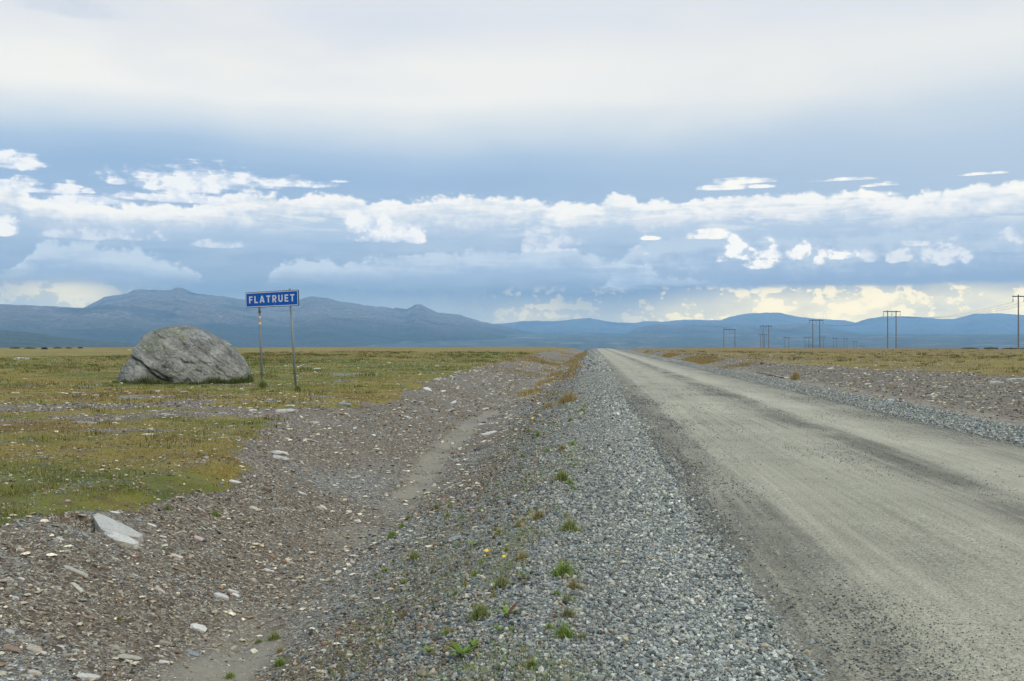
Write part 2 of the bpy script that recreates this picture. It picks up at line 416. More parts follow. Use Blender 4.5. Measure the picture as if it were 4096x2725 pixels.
STONE_TONE = (.84, .75, .59)
def stone_palette(g, f, warm):
    grey = g.ramp(f, [(0, (.065, .072, .078)), (.25, (.13, .145, .155)), (.5, (.22, .24, .25)), (.75, (.33, .35, .35)), (.92, (.46, .47, .45)), (1, (.6, .6, .56))])
    brown = g.ramp(f, [(0, (.040, .027, .017)), (.3, (.105, .076, .050)), (.55, (.19, .152, .108)), (.8, (.26, .24, .20)), (.93, (.42, .40, .35)), (1, (.55, .53, .47))])
    return g.mix(1.0, g.mix(warm, grey, brown), STONE_TONE, 'MULTIPLY')
def mat_ground():
    m, g, b = new_mat('ground')
    co = objco(g)
    macro = attr(g, 'Col'); mk = g.node('ShaderNodeAttribute', attribute_name='Mask')
    sp = g.node('ShaderNodeSeparateColor'); g.nt.links.new(mk.outputs['Color'], sp.inputs[0])
    gr, sa, gv = (E(g, sp.outputs[i]) for i in range(3)); far = E(g, mk.outputs['Alpha'])
    d1, c1 = g.vor(co, 30.0); d2, c2 = g.vor(co, 75.0)
    s1 = g.node('ShaderNodeSeparateColor'); g.put(s1.inputs[0], c1); f1 = E(g, s1.outputs[0])
    s2 = g.node('ShaderNodeSeparateColor'); g.put(s2.inputs[0], c2); f2 = E(g, s2.outputs[0])
    big = g.noise(co, 0.9, 5, 0.6)
    fine = g.noise(co, 14.0, 5, 0.7)
    use1 = g.sm(g.noise(co, 9.0, 3, .6), .46, .54)
    f = f2 * (1.0 - use1) + f1 * use1
    warm = g.sm(attr(g, 'Warm', 'Fac') + (fine - 0.5) * 1.2, 0.05, 0.85)
    stones = stone_palette(g, f, (warm * 0.9 * (1.0 - gv)).clamp())
    stones = g.mix(((fine - 0.44) * 4.0 * (1.0 - gv)).clamp(), stones, (.100, .068, .042))
    sandc = g.mix(fine, (.14, .112, .070), (.25, .207, .138))
    col = g.mix(sa * 0.9, stones, sandc)
    blade = g.noise(g.xyz(0, 0, 0), 1.0)
    mp = g.node('ShaderNodeMapping'); g.nt.links.new(co, mp.inputs[0]); mp.inputs['Scale'].default_value = (1.0, 1.0, 1.0)
    gn = g.noise(mp.outputs[0], 38.0, 4, .75); gn2 = g.noise(co, 4.5, 5, .65)
    gcol = g.mix(((gn - 0.5) * 2.6 + 0.5).clamp(), g.mix(1.0, macro, (.42, .42, .40), 'MULTIPLY'), g.mix(1.0, macro, (1.7, 1.62, 1.5), 'MULTIPLY'))
    gcol = g.mix(((gn2 - 0.42) * 3.0).clamp() * 0.5, gcol, g.mix(0.5, macro, (.22, .17, .075)))
    rn = g.noise(co, 1.6, 5, .6)
    gcol = g.mix(g.sm(rn, .56, .66) * 0.55, gcol, (.115, .062, .030))
    gcol = g.mix(g.sm(rn, .43, .34) * 0.5, gcol, (.055, .075, .020))
    # little bright stones showing through the grass
    gm = g.sm(gr + (gn2 - 0.5) * 0.9 + (fine - 0.5) * 1.0, 0.40, 0.58)
    col = g.mix(gm, col, gcol)
    # far woods: dark spruce and birch with pale bogs
    wn = g.noise(co, 0.012, 8, .7); wn2 = g.noise(co, 0.0030, 6, .62)
    mp2 = g.node('ShaderNodeMapping'); g.nt.links.new(co, mp2.inputs[0])
    wood = g.mix(g.sm(wn, .42, .58), (.004, .009, .008), (.050, .062, .034))
    bog = g.sm(wn2 + (wn - 0.5) * 0.35, 0.58, 0.64)
    wood = g.mix(bog * 0.7, wood, (.21, .16, .10))
    col = g.mix(far, col, wood)
    g.put(b.inputs['Base Color'], col)
    hgt = (1.0 - d2) * 0.5 * (1.0 - sa) * (1.0 - gm) + (1.0 - d1) * use1 * 0.8 * (1.0 - sa) * (1.0 - gm) + gm * gn * 1.8 + fine * 0.4
    bump_to(g, b, hgt * (1.0 - far), 0.9, 0.022)
    return m
def mat_attr(name, rough=.85, spec=.3, noise_scale=0, trans=False):
    m, g, b = new_mat(name)
    c = attr(g, 'Col')
    if noise_scale:
        n = g.noise(objco(g), noise_scale, 3, .6)
        c = g.mix(1.0, c, g.ramp(n, [(.3, (.62, .62, .62)), (.7, (1.3, 1.3, 1.3))]), 'MULTIPLY')
    g.put(b.inputs['Base Color'], c)
    b.inputs['Roughness'].default_value = rough; b.inputs['Specular IOR Level'].default_value = spec
    if trans:
        t = g.node('ShaderNodeBsdfTranslucent'); g.put(t.inputs[0], c)
        mx = g.node('ShaderNodeMixShader'); mx.inputs[0].default_value = .3
        out = [n for n in g.nt.nodes if n.type == 'OUTPUT_MATERIAL'][0]
        g.nt.links.new(b.outputs[0], mx.inputs[1]); g.nt.links.new(t.outputs[0], mx.inputs[2]); g.nt.links.new(mx.outputs[0], out.inputs[0])
    return m
def mat_plain(name, col, rough=.7, metal=0, nscale=0, namp=.3, spec=.3):
    m, g, b = new_mat(name)
    if nscale:
        n = g.noise(objco(g), nscale, 5, .65)
        c = g.mix(n, tuple(k * (1 - namp) for k in col), tuple(min(1, k * (1 + namp)) for k in col)); g.put(b.inputs['Base Color'], c)
        bump_to(g, b, n, .3, .004)
    else: b.inputs['Base Color'].default_value = (*col, 1)
    b.inputs['Roughness'].default_value = rough; b.inputs['Metallic'].default_value = metal; b.inputs['Specular IOR Level'].default_value = spec
    return m
MAT = {}
MAT['ground'] = mat_ground()
MAT['grain'] = mat_attr('crushed_stone', .85, .3, 60)
MAT['blade'] = mat_attr('grass_blade', .8, .06, 0, True)

# ------------------------------------------------------------------ ground: one sheet from under the camera to the far valley
def build_ground():
    rr = [1.0]
    while rr[-1] < 13000:
        r = rr[-1]; rr.append(r * (1.008 if r < 60 else 1.011 if r < 700 else 1.02))
    rr = np.array(rr)
    dense = np.arange(-33, 33.001, .075)
    rest = np.concatenate([np.arange(36, 324, 4.0)])
    th = np.radians(np.concatenate([dense, rest])) - YAW
    T, RR = np.meshgrid(th, rr); X = (np.sin(T) * RR).ravel(); Y = (np.cos(T) * RR).ravel()
    Z = height(X, Y)
    g_, s_, v_, tint, gd = masks(X, Y)
    r = np.hypot(X, Y)
    Z = Z - np.where((X > ROAD_L) & (X < ROAD_R) & (r < 1200), .012 + r * .0003, 0)
    col = heath_colour(tint, Y, gd, X)
    far = sst(r, 700, 1500)
    nc = len(th)
    v = np.stack([X, Y, Z], 1)
    q = grid_faces(len(rr), nc, True)
    c0 = len(v); v = np.vstack([v, [[0, 0, float(height(0, 0))]]])
    tri = np.stack([np.full(nc, c0), np.arange(nc), (np.arange(nc) + 1) % nc], 1)[:, [0, 2, 1]]
    colA = np.vstack([col, col[:1]]); mk = np.stack([g_, s_, v_, far], 1); mk = np.vstack([mk, mk[:1]])
    me = np_mesh('ground', v, q[:, ::-1], tri, {'Col': colA, 'Mask': mk, 'Warm': np.repeat(np.append(warmth(X, Y), .5)[:, None], 3, 1)}, True)
    tag(link('ground', me, MAT['ground']), kind='structure')
build_ground()

def build_road():
    ys = [-15.0]
    while ys[-1] < 1100:
        y = ys[-1]; ys.append(y + max(.06 if y > 2 else .4, abs(y) * .012))
    ys = np.array(ys); xs = np.linspace(ROAD_L, ROAD_R, 90)
    Xg, Yg = np.meshgrid(xs, ys); X = Xg.ravel(); Y = Yg.ravel()
    n = fbm(X * 1.5, Y * .25, 2.0, 4, 201)
    edge = np.minimum(X - ROAD_L, ROAD_R - X)
    Z = height(X, Y) + .006 + .022 * sst(edge, 0, .35) + (fbm(X, Y * .35, .9, 3, 203) - .5) * .022 * sst(edge, 0, .5)
    Z = np.where(edge < .01, height(X, Y) - .02, Z)
    me = np_mesh('road', np.stack([X, Y, Z], 1), grid_faces(len(ys), len(xs)), None, None, True)
    m, g, b = new_mat('packed_gravel_road')
    co = objco(g); sep = g.node('ShaderNodeSeparateXYZ'); g.nt.links.new(co, sep.inputs[0])
    x, y = E(g, sep.outputs[0]), E(g, sep.outputs[1])
    strk = g.noise(g.xyz(x, y * 0.06, 0.0), 2.6, 5, .6)
    strk2 = g.noise(g.xyz(x, y * 0.025, 5.0), 7.0, 4, .6)
    blot = g.noise(g.xyz(x * 0.7, y * 0.28, 2.0), 1.3, 6, .62)
    fine = g.noise(co, 45.0, 4, .7)
    xw = x + (strk - 0.5) * 0.7
    base = g.curve(xw, [(0.5, .22), (1.3, .28), (1.7, .44), (2.15, .70), (2.6, .62), (3.1, .72), (3.7, .60), (4.25, .50), (4.6, .55), (4.95, .82), (5.5, .74), (6.1, .52), (6.6, .46), (7.1, .26), (7.6, .2)], 0.5, 7.6)
    blot2 = g.noise(g.xyz(x * 0.5, y * 0.16, 7.0), 1.6, 6, .68)
    cen = g.sm(g.m('ABSOLUTE', xw - 4.3), .6, .05) * g.sm(blot2 + (fine - 0.5) * 0.5, .42, .60) * 0.36
    trk = g.noise(g.xyz(x, y * 0.012, 9.0), 14.0, 3, .5)
    ripple = g.noise(g.xyz(x * 0.25, y, 3.0), 2.2, 4, .6)
    tone = (base - cen + (blot - 0.5) * 0.75 + (strk2 - 0.5) * 0.55 + (trk - 0.5) * 0.6 + (ripple - 0.5) * 0.35 + (fine - 0.5) * 0.5).clamp()
    col = g.ramp(tone, [(0, (.105, .096, .075)), (.3, (.185, .172, .136)), (.6, (.29, .272, .215)), (1, (.38, .355, .285))])
    d, c = g.vor(co, 85.0)
    s = g.node('ShaderNodeSeparateColor'); g.put(s.inputs[0], c); rnd = E(g, s.outputs[0])
    grit = g.sm(rnd, .45, .8) * g.sm(d, .5, .25) * (1.25 - tone).clamp()
    col = g.mix(grit * 0.75, col, g.ramp(E(g, s.outputs[1]), [(0, (.06, .06, .055)), (.6, (.14, .14, .13)), (1, (.45, .45, .42))]))
    col = g.mix(1.0, col, g.ramp(fine, [(.3, (.66, .66, .66)), (.7, (1.3, 1.3, 1.3))]), 'MULTIPLY')
    g.put(b.inputs['Base Color'], g.mix(1.0, col, (.97, .885, .725), 'MULTIPLY'))
    bump_to(g, b, grit * 1.2 + fine * 0.8 + trk * 0.6 + ripple * 0.6, .9, .018)
    tag(link('road', me, m), kind='structure')
build_road()

# ------------------------------------------------------------------ mountains and hills
def ridge_mat(name, lo, hi, stone):
    m, g, b = new_mat(name)
    co = objco(g)
    mp = g.node('ShaderNodeMapping'); g.nt.links.new(co, mp.inputs[0]); mp.inputs['Scale'].default_value = (1, 1, 2.2)
    n1 = g.noise(mp.outputs[0], .0016, 8, .62, .4); n2 = g.noise(mp.outputs[0], .007, 6, .75)
    h = E(g, g.node('ShaderNodeSeparateXYZ').outputs[2]); g.nt.links.new(co, h.s.node.inputs[0])
    c = g.mix(g.sm(h + (n1 - 0.5) * 260.0, 40.0, 230.0), lo, hi)
    c = g.mix(g.sm(n2, .56, .64) * g.sm(h, 60.0, 200.0) * 0.65, c, stone)
    n4 = g.noise(mp.outputs[0], .03, 5, .8)
    c = g.mix(1.0, c, g.ramp(n4, [(.36, (.35, .38, .35)), (.62, (1.5, 1.42, 1.35))]), 'MULTIPLY')
    c = g.mix(g.sm(n1, .50, .36) * 0.75, c, (lo[0] * .4, lo[1] * .4, lo[2] * .4))
    g.put(b.inputs['Base Color'], c)
    bump_to(g, b, n2 + n1 * 3.0, 1.0, 150.0)
    return m
def ridge(pts, dist, front, foot_z, mat, seed, name, rough=1.0, dvar=0.06, back=1100):
    """a ridge line seen as pts, at dist metres, with slopes before and behind it"""
    pts = sorted(pts); px = np.array([p[0] for p in pts], float); py = np.array([p[1] for p in pts], float)
    az_p = np.arctan((px - CX) / FPX)
    az = np.linspace(az_p[0], az_p[-1], int((az_p[-1] - az_p[0]) / .0007) + 2)
    yy = np.interp(np.tan(az) * FPX + CX, px, py)
    D = dist * (1 + dvar * (2 * fbm(az * 14 + 40, az * 0, 1.0, 3, seed) - 1))
    top = EYE + (1375 - yy) / FPX * D
    top = top + (fbm(az * 160, az * 0 + 3, 1.0, 4, seed + 3) - .5) * 9 * rough * dist / 7000
    us = np.concatenate([np.linspace(-1, 0, 60), np.linspace(0.03, 1, 24)])
    V = []
    for u in us:
        if u <= 0:
            d = D + u * front; w = (1 + u)
            prof = w ** 1.35
        else:
            d = D + u * back; prof = (1 - u) ** 1.2
        bx = np.sin(az - YAW) * d * 1 / np.cos(az); by = np.cos(az - YAW) * d / np.cos(az)
        z = foot_z + (top - foot_z) * prof
        hid = np.clip(1 - abs(u) * 1.0, 0, 1)
        am = np.minimum(abs(u) * 3, 1) * hid ** .5
        gull = fbm(bx + by * .3, by, 900, 5, seed + 9)
        z = z + am * (gull - .5) * 0.95 * np.maximum(top - foot_z, 0) * .75
        if u < 0: z = np.minimum(z, EYE + (top - EYE) * d / D - 1.0 + (-u) * 0)   # never above the skyline of the ridge itself
        V.append(np.stack([bx, by, z], 1))
    me = np_mesh(name, np.concatenate(V), grid_faces(len(us), len(az)), None, None, True)
    return tag(link(name, me, mat), kind='structure')
MT = ridge_mat('fell_heath', (.035, .045, .022), (.190, .140, .10), (.38, .33, .29))
MF = ridge_mat('far_fell', (.03, .045, .03), (.12, .11, .085), (.15, .15, .14))
ML = ridge_mat('near_fell', (.05, .065, .03), (.12, .105, .055), (.26, .24, .2))
far_pts = [(1500, 1320), (1976, 1296), (2024, 1294), (2083, 1285), (2154, 1283), (2214, 1286), (2291, 1278), (2362, 1272), (2410, 1283), (2457, 1290), (2540, 1293), (2576, 1284), (2650, 1287), (2735, 1279), (2884, 1281), (2913, 1269), (2984, 1255), (3055, 1251), (3121, 1251), (3186, 1266), (3251, 1275), (3381, 1282), (3423, 1291), (3470, 1275), (3529, 1266), (3648, 1267), (3766, 1276), (3814, 1276), (3897, 1255), (3974, 1253), (4096, 1260), (4400, 1275), (4900, 1290)]
ridge(far_pts, 12000, 3600, -60, MF, 301, 'hills', .6)
main_pts = [(-700, 1330), (-100, 1290), (250, 1262), (333, 1232), (380, 1207), (416, 1189), (505, 1174), (535, 1159), (594, 1159), (641, 1162), (689, 1159), (705, 1152), (722, 1152), (742, 1158), (772, 1171), (832, 1181), (891, 1185), (950, 1196), (1010, 1201), (1188, 1202), (1230, 1188), (1247, 1185), (1307, 1192), (1348, 1204), (1400, 1210), (1459, 1222), (1548, 1228), (1572, 1234), (1584, 1229), (1626, 1237), (1649, 1228), (1661, 1219), (1685, 1219), (1733, 1243), (1756, 1251), (1840, 1259), (1875, 1272), (1911, 1282), (1970, 1296), (2041, 1308), (2083, 1321), (2172, 1338), (2300, 1352)]
ridge(main_pts, 8200, 3400, -20, MT, 311, 'mountain', 1.0)
ridge([(-900, 1240), (-300, 1218), (0, 1217), (196, 1225), (330, 1232), (400, 1222), (434, 1219), (505, 1228), (594, 1254), (713, 1284), (850, 1305), (980, 1325), (1150, 1345)], 6300, 2300, -20, MT, 321, 'mountain', .5, .04, 900)
ridge([(-900, 1290), (-300, 1308), (0, 1320), (119, 1329), (238, 1349), (416, 1366), (594, 1378), (760, 1392)], 3600, 1500, -60, ML, 331, 'hills', .2, .03, 500)
ridge([(2440, 1360), (2499, 1342), (2517, 1326), (2546, 1311), (2588, 1302), (2647, 1296), (2683, 1302), (2742, 1298), (2818, 1301), (2901, 1295), (3055, 1304), (3203, 1292), (3263, 1298), (3352, 1319), (3411, 1330), (3560, 1345)], 8600, 1300, 0, MT, 341, 'hills', 1.0, .03, 900)

# ------------------------------------------------------------------ air
def build_haze():
    m = bpy.data.materials.new('haze'); m.use_nodes = True; nt = m.node_tree; nt.nodes.clear()
    out = nt.nodes.new('ShaderNodeOutputMaterial'); v = nt.nodes.new('ShaderNodeVolumePrincipled')
    v.inputs['Color'].default_value = (.41, .72, 1.0, 1); v.inputs['Density'].default_value = HAZE
    nt.links.new(v.outputs[0], out.inputs['Volume'])
    s = HAZE_SIDE; z0, z1 = -140, HAZE_TOP
    c = [(-s, -s, z0), (s, -s, z0), (s, s, z0), (-s, s, z0), (-s, -s, z1), (s, -s, z1), (s, s, z1), (-s, s, z1)]
    me = np_mesh('haze', c, [(0, 3, 2, 1), (4, 5, 6, 7), (0, 1, 5, 4), (1, 2, 6, 5), (2, 3, 7, 6), (3, 0, 4, 7)])
    tag(link('haze', me, m), kind='stuff')
build_haze()

# ------------------------------------------------------------------ loose stones too many to count
def ico():
    bm = bmesh.new(); bmesh.ops.create_icosphere(bm, subdivisions=1, radius=1.0)
    v = np.array([x.co[:] for x in bm.verts]); f = np.array([[y.index for y in x.verts] for x in bm.faces]); bm.free()
    return v, f
ICO_V, ICO_F = ico()
PROTO = []
for k in range(14):
    q = ICO_V * RNG.uniform(.72, 1.2, (12, 1)) + RNG.normal(0, .10, (12, 3))
    if k % 2: q = np.sign(q) * np.abs(q) ** .75 * .86
    PROTO.append(q)
PROTO = np.array(PROTO)
GREY = np.array([(.055, .062, .068), (.11, .125, .135), (.17, .19, .20), (.25, .27, .275), (.34, .355, .35), (.45, .455, .43), (.27, .25, .20)])
WARM = np.array([(.05, .035, .023), (.13, .095, .062), (.22, .18, .13), (.31, .275, .22), (.12, .135, .15), (.19, .21, .225), (.42, .39, .33), (.56, .52, .44), (.27, .17, .10)])
def palette(P, w, n):
    w = np.array(w, float); c = P[RNG.choice(len(P), n, p=w / w.sum())]
    return c * RNG.uniform(.78, 1.25, (n, 1)) * np.array([1.0, .90, .70])
def in_view(x, y, m=4.0, far=1e9):
    az = np.degrees(np.arctan2(x, y)) + math.degrees(YAW)
    return (np.abs(az) < 27.2 + m) & (y > 3.2)
def stones(name, x, y, size, col, flat=.6, sink=.25, tilt=.35, mat='grain', lift=0.0):
    n = len(x)
    S = size[:, None] * np.stack([RNG.uniform(.8, 1.35, n), RNG.uniform(.65, 1.05, n), RNG.uniform(flat * .7, flat * 1.25, n)], 1) * .5
    P = PROTO[RNG.integers(0, len(PROTO), n)] * S[:, None, :]
    a = RNG.uniform(0, 6.283, n); t = RNG.normal(0, tilt, n); u = RNG.normal(0, tilt, n)
    def rot(P, i, j, an):
        c, s = np.cos(an)[:, None], np.sin(an)[:, None]; A, B = P[:, :, i].copy(), P[:, :, j].copy()
        P[:, :, i] = A * c - B * s; P[:, :, j] = A * s + B * c
    rot(P, 1, 2, t); rot(P, 0, 2, u); rot(P, 0, 1, a)
    z = height(x, y) + S[:, 2] * (1 - 2 * sink) + lift
    P[:, :, 0] += x[:, None]; P[:, :, 1] += y[:, None]; P[:, :, 2] += z[:, None]
    F = (ICO_F[None] + (np.arange(n) * 12)[:, None, None]).reshape(-1, 3)
    me = np_mesh(name, P.reshape(-1, 3), None, F, {'Col': np.repeat(col, 12, 0)}, False)
    return link(name, me, MAT[mat])
def scatter(n, x0, x1, y0, y1, pw=1.0):
    """points whose density falls with distance"""
    u = RNG.random(n)
    y = y0 * (y1 / y0) ** (u ** pw)
    return RNG.uniform(x0, x1, n), y
def keep(m, *a): return [q[m] for q in a]

# crushed grey stone of the two shoulders
def shoulder():
    X, Y, S, L = [], [], [], []
    for (n, y0, y1, s0, s1) in ((110000, 3.9, 10, .013, .029), (60000, 10, 22, .020, .036), (34000, 22, 60, .030, .052), (26000, 60, 330, .07, .13)):
        x, y = scatter(n, -2.4, 1.55, y0, y1)
        e = (fbm(x, y, 1.4, 3, 401) - .5) * 1.0
        p = sst(x, -2.5 + e, -.4 + e) ** .7 * (1 - sst(x + e * .25, .98, 1.38) * .97)
        p = p * np.clip(.35 + .65 * sst(fbm(x * 1.5, y, .7, 4, 405), .36, .52) + sst(x, -.2, .6) * .4, 0, 1)
        k = (RNG.random(n) < p) & in_view(x, y)
        x, y = keep(k, x, y)
        X.append(x); Y.append(y); S.append(RNG.uniform(s0, s1, len(x)) * RNG.choice([.55, 1, 1.45, 2.1], len(x), p=[.46, .41, .11, .02]))
    x, y = scatter(26000, 7.0, 9.2, 14, 90); k = in_view(x, y) & (RNG.random(len(x)) < sst(x, 6.9, 7.4))
    x, y = keep(k, x, y); X.append(x); Y.append(y); S.append(RNG.uniform(.035, .065, len(x)))
    x, y = scatter(22000, 7.0, 9.2, 90, 330); X.append(x); Y.append(y); S.append(RNG.uniform(.07, .13, len(x)))
    X, Y, S = map(np.concatenate, (X, Y, S))
    C = np.where((RNG.random(len(X)) < sst(X, .1, -1.9) * .7 * (X < 3))[:, None], palette(WARM, [2, 5, 7, 4, 4, 4, 1.5, .6, .6], len(X)), palette(GREY, [1.5, 4.5, 7, 6, 3.0, 1.0, 1.8], len(X)))
    C = C * (1 + .22 * (sst(X, .1, .6) * (X < 3)))[:, None] * (.80 + .20 * sst(X, -1.7, -.2))[:, None]    # fresh pale stone along the berm, older dusty stone below
    o = stones('shoulder_gravel', X, Y, S, C, .72, .22, .5)
    tag(o, 'crushed grey stone heaped along both edges of the dirt road', 'gravel', kind='stuff')
shoulder()
def ditch_stones():
    X, Y, S = [], [], []
    for (n, y0, y1, s0, s1, x0) in ((52000, 3.9, 10, .012, .034, -8), (60000, 10, 24, .02, .045, -14), (38000, 24, 90, .04, .08, -20)):
        x, y = scatter(n, x0, -1.0, y0, y1)
        g_, s_, v_, t_, gd = masks(x, y)
        p = (1 - g_ * np.interp(y, [20, 30], [1, 1]) * (.90 - .35 * sst(fbm(x, y, .55, 3, 415), .50, .62) * (y < 30) + .08 * (y > 30))) * (1 - s_ * .82) * (1 - np.exp(-((x + 4.97) / .20) ** 4 - ((y - 9.25) / .16) ** 4)) * (.35 + .65 * sst(fbm(x, y, 1.2, 3, 411), .38, .55)) * (1 - sst(x, -1.9, -1.0))
        k = (RNG.random(n) < p) & in_view(x, y)
        x, y = keep(k, x, y)
        X.append(x); Y.append(y); S.append(RNG.uniform(s0, s1, len(x)) * RNG.choice([.6, 1, 1.6], len(x), p=[.5, .42, .08]))
    x, y = scatter(26000, 9.0, 30, 24, 150)
    g_, s_, v_, t_, gd = masks(x, y)
    k = (RNG.random(len(x)) < (1 - g_ * .97) * (1 - s_ * .85)) & in_view(x, y)
    x, y = keep(k, x, y); X.append(x); Y.append(y); S.append(RNG.uniform(.05, .13, len(x)))
    X, Y, S = map(np.concatenate, (X, Y, S))
    c1 = palette(GREY, [2, 5, 6, 5, 3.5, 1.8, 1.5], len(X)); c2 = palette(WARM, [3, 5, 6, 5, 4, 3, 2, 1.3, 1], len(X))
    w = (sst(warmth(X, Y), .0, .85) > RNG.random(len(X)))[:, None]
    o = stones('bank_gravel', X, Y, S, np.where(w, c2, c1), .5, .3, .25)
    tag(o, 'mixed brown and grey pebbles covering the ditch banks', 'gravel', kind='stuff')
    # small pale flags of stone
    x, y = scatter(9500, -26, -1.6, 4, 120); x2, y2 = scatter(3600, 9.5, 34, 26, 170)
    x = np.concatenate([x, x2]); y = np.concatenate([y, y2])
    g_, s_, v_, t_, gd = masks(x, y)
    k = (RNG.random(len(x)) < (1 - g_ * .97) * (1 - s_ * .9)) & in_view(x, y)
    x, y = keep(k, x, y)
    sz = RNG.uniform(.045, .10, len(x)) * np.interp(y, [4, 12, 60], [.7, 1.0, 2.4])
    o = stones('flat_pebbles', x, y, sz, palette(WARM, [0, 0, 1, 3, .3, 1, 5, 6, 1], len(x)), .30, .15, .12)
    tag(o, 'pale flat pebbles strewn over the banks', 'pebbles', kind='stuff')
ditch_stones()
def road_grit():
    x, y = scatter(110000, 1.0, 7.1, 3.9, 40)
    p = np.interp(x, [1.0, 1.5, 1.9, 2.4, 3.6, 4.3, 4.8, 5.6, 6.6, 7.1], [1, 1, .42, .12, .20, .50, .10, .14, .36, .9]) * (.3 + 1.4 * sst(fbm(x, y * .3, .9, 3, 431), .4, .65))
    k = (RNG.random(len(x)) < p) & in_view(x, y); x, y = keep(k, x, y)
    sz = RNG.uniform(.005, .012, len(x)) * np.interp(y, [4, 12, 30], [1, 1.5, 2.4]) * np.where(x < 1.8, 1.35, 1)
    o = stones('road_grit', x, y, sz, palette(GREY, [3, 6, 7, 4, 2.5, 1.5, 3], len(x)) * .85, .7, .2, .3, lift=.026)
    tag(o, 'loose dark grit lying on the packed dirt road', 'grit', kind='stuff')
road_grit()

# ------------------------------------------------------------------ grass
def blades(x, y, h, w, col, lean=.5, z=None, tipcol=1.12):
    n = len(x)
    z = (height(x, y) if z is None else z) - .01
    a = RNG.uniform(0, 6.283, n); la = RNG.uniform(0, 6.283, n); ln = np.abs(RNG.normal(0, lean, n)) * h
    dx, dy = np.cos(a) * w * .5, np.sin(a) * w * .5
    lx, ly = np.cos(la) * ln, np.sin(la) * ln
    V = np.zeros((n, 5, 3))
    V[:, 0] = np.stack([x - dx, y - dy, z], 1); V[:, 1] = np.stack([x + dx, y + dy, z], 1)
    hm = h * .55
    V[:, 2] = np.stack([x - dx * .7 + lx * .35, y - dy * .7 + ly * .35, z + hm], 1); V[:, 3] = np.stack([x + dx * .7 + lx * .35, y + dy * .7 + ly * .35, z + hm], 1)
    V[:, 4] = np.stack([x + lx, y + ly, z + h * np.clip(1 - (ln / h) ** 2 * .35, .45, 1)], 1)
    b = np.arange(n)[:, None] * 5
    q = b + np.array([[0, 1, 3, 2]]); t = b + np.array([[2, 3, 4]])
    C = np.repeat(col, 5, 0).reshape(n, 5, 3); C[:, 4] *= tipcol
    return V.reshape(-1, 3), q, t, C.reshape(-1, 3)
def blade_mesh(name, parts):
    V, Q, T, C, o = [], [], [], [], 0
    for v, q, t, c in parts:
        V.append(v); Q.append(q + o); T.append(t + o); C.append(c); o += len(v)
    return np_mesh(name, np.concatenate(V), np.concatenate(Q), np.concatenate(T), {'Col': np.concatenate(C)}, False)
def heath_grass():
    parts = []
    for (n, x0, x1, y0, y1, h0, h1, w) in ((260000, -15, -4, 4.0, 22, .02, .07, .005), (180000, -34, -5, 22, 60, .02, .065, .014), (120000, -70, -5, 60, 200, .03, .085, .05), (60000, 12, 60, 30, 90, .02, .07, .02), (50000, 12, 140, 90, 260, .03, .09, .06)):
        x, y = scatter(n, x0, x1, y0, y1)
        g_, s_, v_, t, gd = masks(x, y)
        k = (RNG.random(n) < g_ ** 1.5 * (1.0 if x0 < 0 else .8) * sst(fbm(x, y, .45, 2, 501), .32, .52)) & in_view(x, y, 14)
        x, y, t, gd = keep(k, x, y, t, gd)
        c = heath_colour(t + RNG.normal(0, .045, len(x)), y, gd, x) * RNG.uniform(.65, 1.35, (len(x), 1))
        straw = RNG.random(len(x)) < .10
        c[straw] = np.array([.34, .26, .13]) * RNG.uniform(.7, 1.2, (straw.sum(), 1))
        h = RNG.uniform(h0, h1, len(x)) * (1 + .9 * straw) * (.6 + .9 * fbm(x, y, .9, 2, 505))
        parts.append(blades(x, y, h, w * RNG.uniform(.7, 1.4, len(x)), c, .55 if y0 < 20 else .9))
    # tussocks
    for (n, x0, x1, y0, y1) in ((3800, -60, -5, 15, 190), (1600, 13, 110, 45, 230)):
        x, y = scatter(n, x0, x1, y0, y1); g_, s_, v_, t, gd = masks(x, y)
        k = (RNG.random(n) < g_ * sst(fbm(x, y, 9, 3, 541), .38, .6)) & in_view(x, y); x, y, t = keep(k, x, y, t)
        m_ = 18; sz = RNG.uniform(.08, .2, len(x)) * np.interp(y, [15, 100], [.8, 2.0])
        X_ = np.repeat(x, m_) + RNG.normal(0, 1, len(x) * m_) * np.repeat(sz, m_); Y_ = np.repeat(y, m_) + RNG.normal(0, 1, len(x) * m_) * np.repeat(sz, m_)
        tone = RNG.choice([0, 1, 2], len(x), p=[.5, .3, .2]); C_ = np.array([(.060, .075, .016), (.19, .13, .045), (.11, .14, .025)])[tone]
        C_ = np.repeat(C_, m_, 0) * RNG.uniform(.7, 1.3, (len(X_), 1))
        parts.append(blades(X_, Y_, np.repeat(sz, m_) * RNG.uniform(.5, 1.1, len(X_)), np.repeat(np.interp(y, [15, 150], [.012, .06]), m_), C_, .6))
    # the golden grass in the ditches
    for (n, x0, x1, y0, y1) in ((60000, -9, -.8, 22, 230), (60000, 10, 16, 60, 230)):
        x, y = scatter(n, x0, x1, y0, y1); g_, s_, v_, t, gd = masks(x, y)
        k = (RNG.random(n) < gd) & in_view(x, y); x, y, t = keep(k, x, y, t)
        c = np.array([.33, .23, .085]) * RNG.uniform(.55, 1.35, (len(x), 1)) * (1 - .25 * RNG.random((len(x), 3)))
        parts.append(blades(x, y, RNG.uniform(.12, .34, len(x)), np.interp(y, [20, 200], [.012, .05]), c, .35))
    o = link('heath_grass', blade_mesh('heath_grass', parts), MAT['blade'])
    tag(o, 'short green and ochre grass of the open heath', 'grass', kind='stuff')
heath_grass()
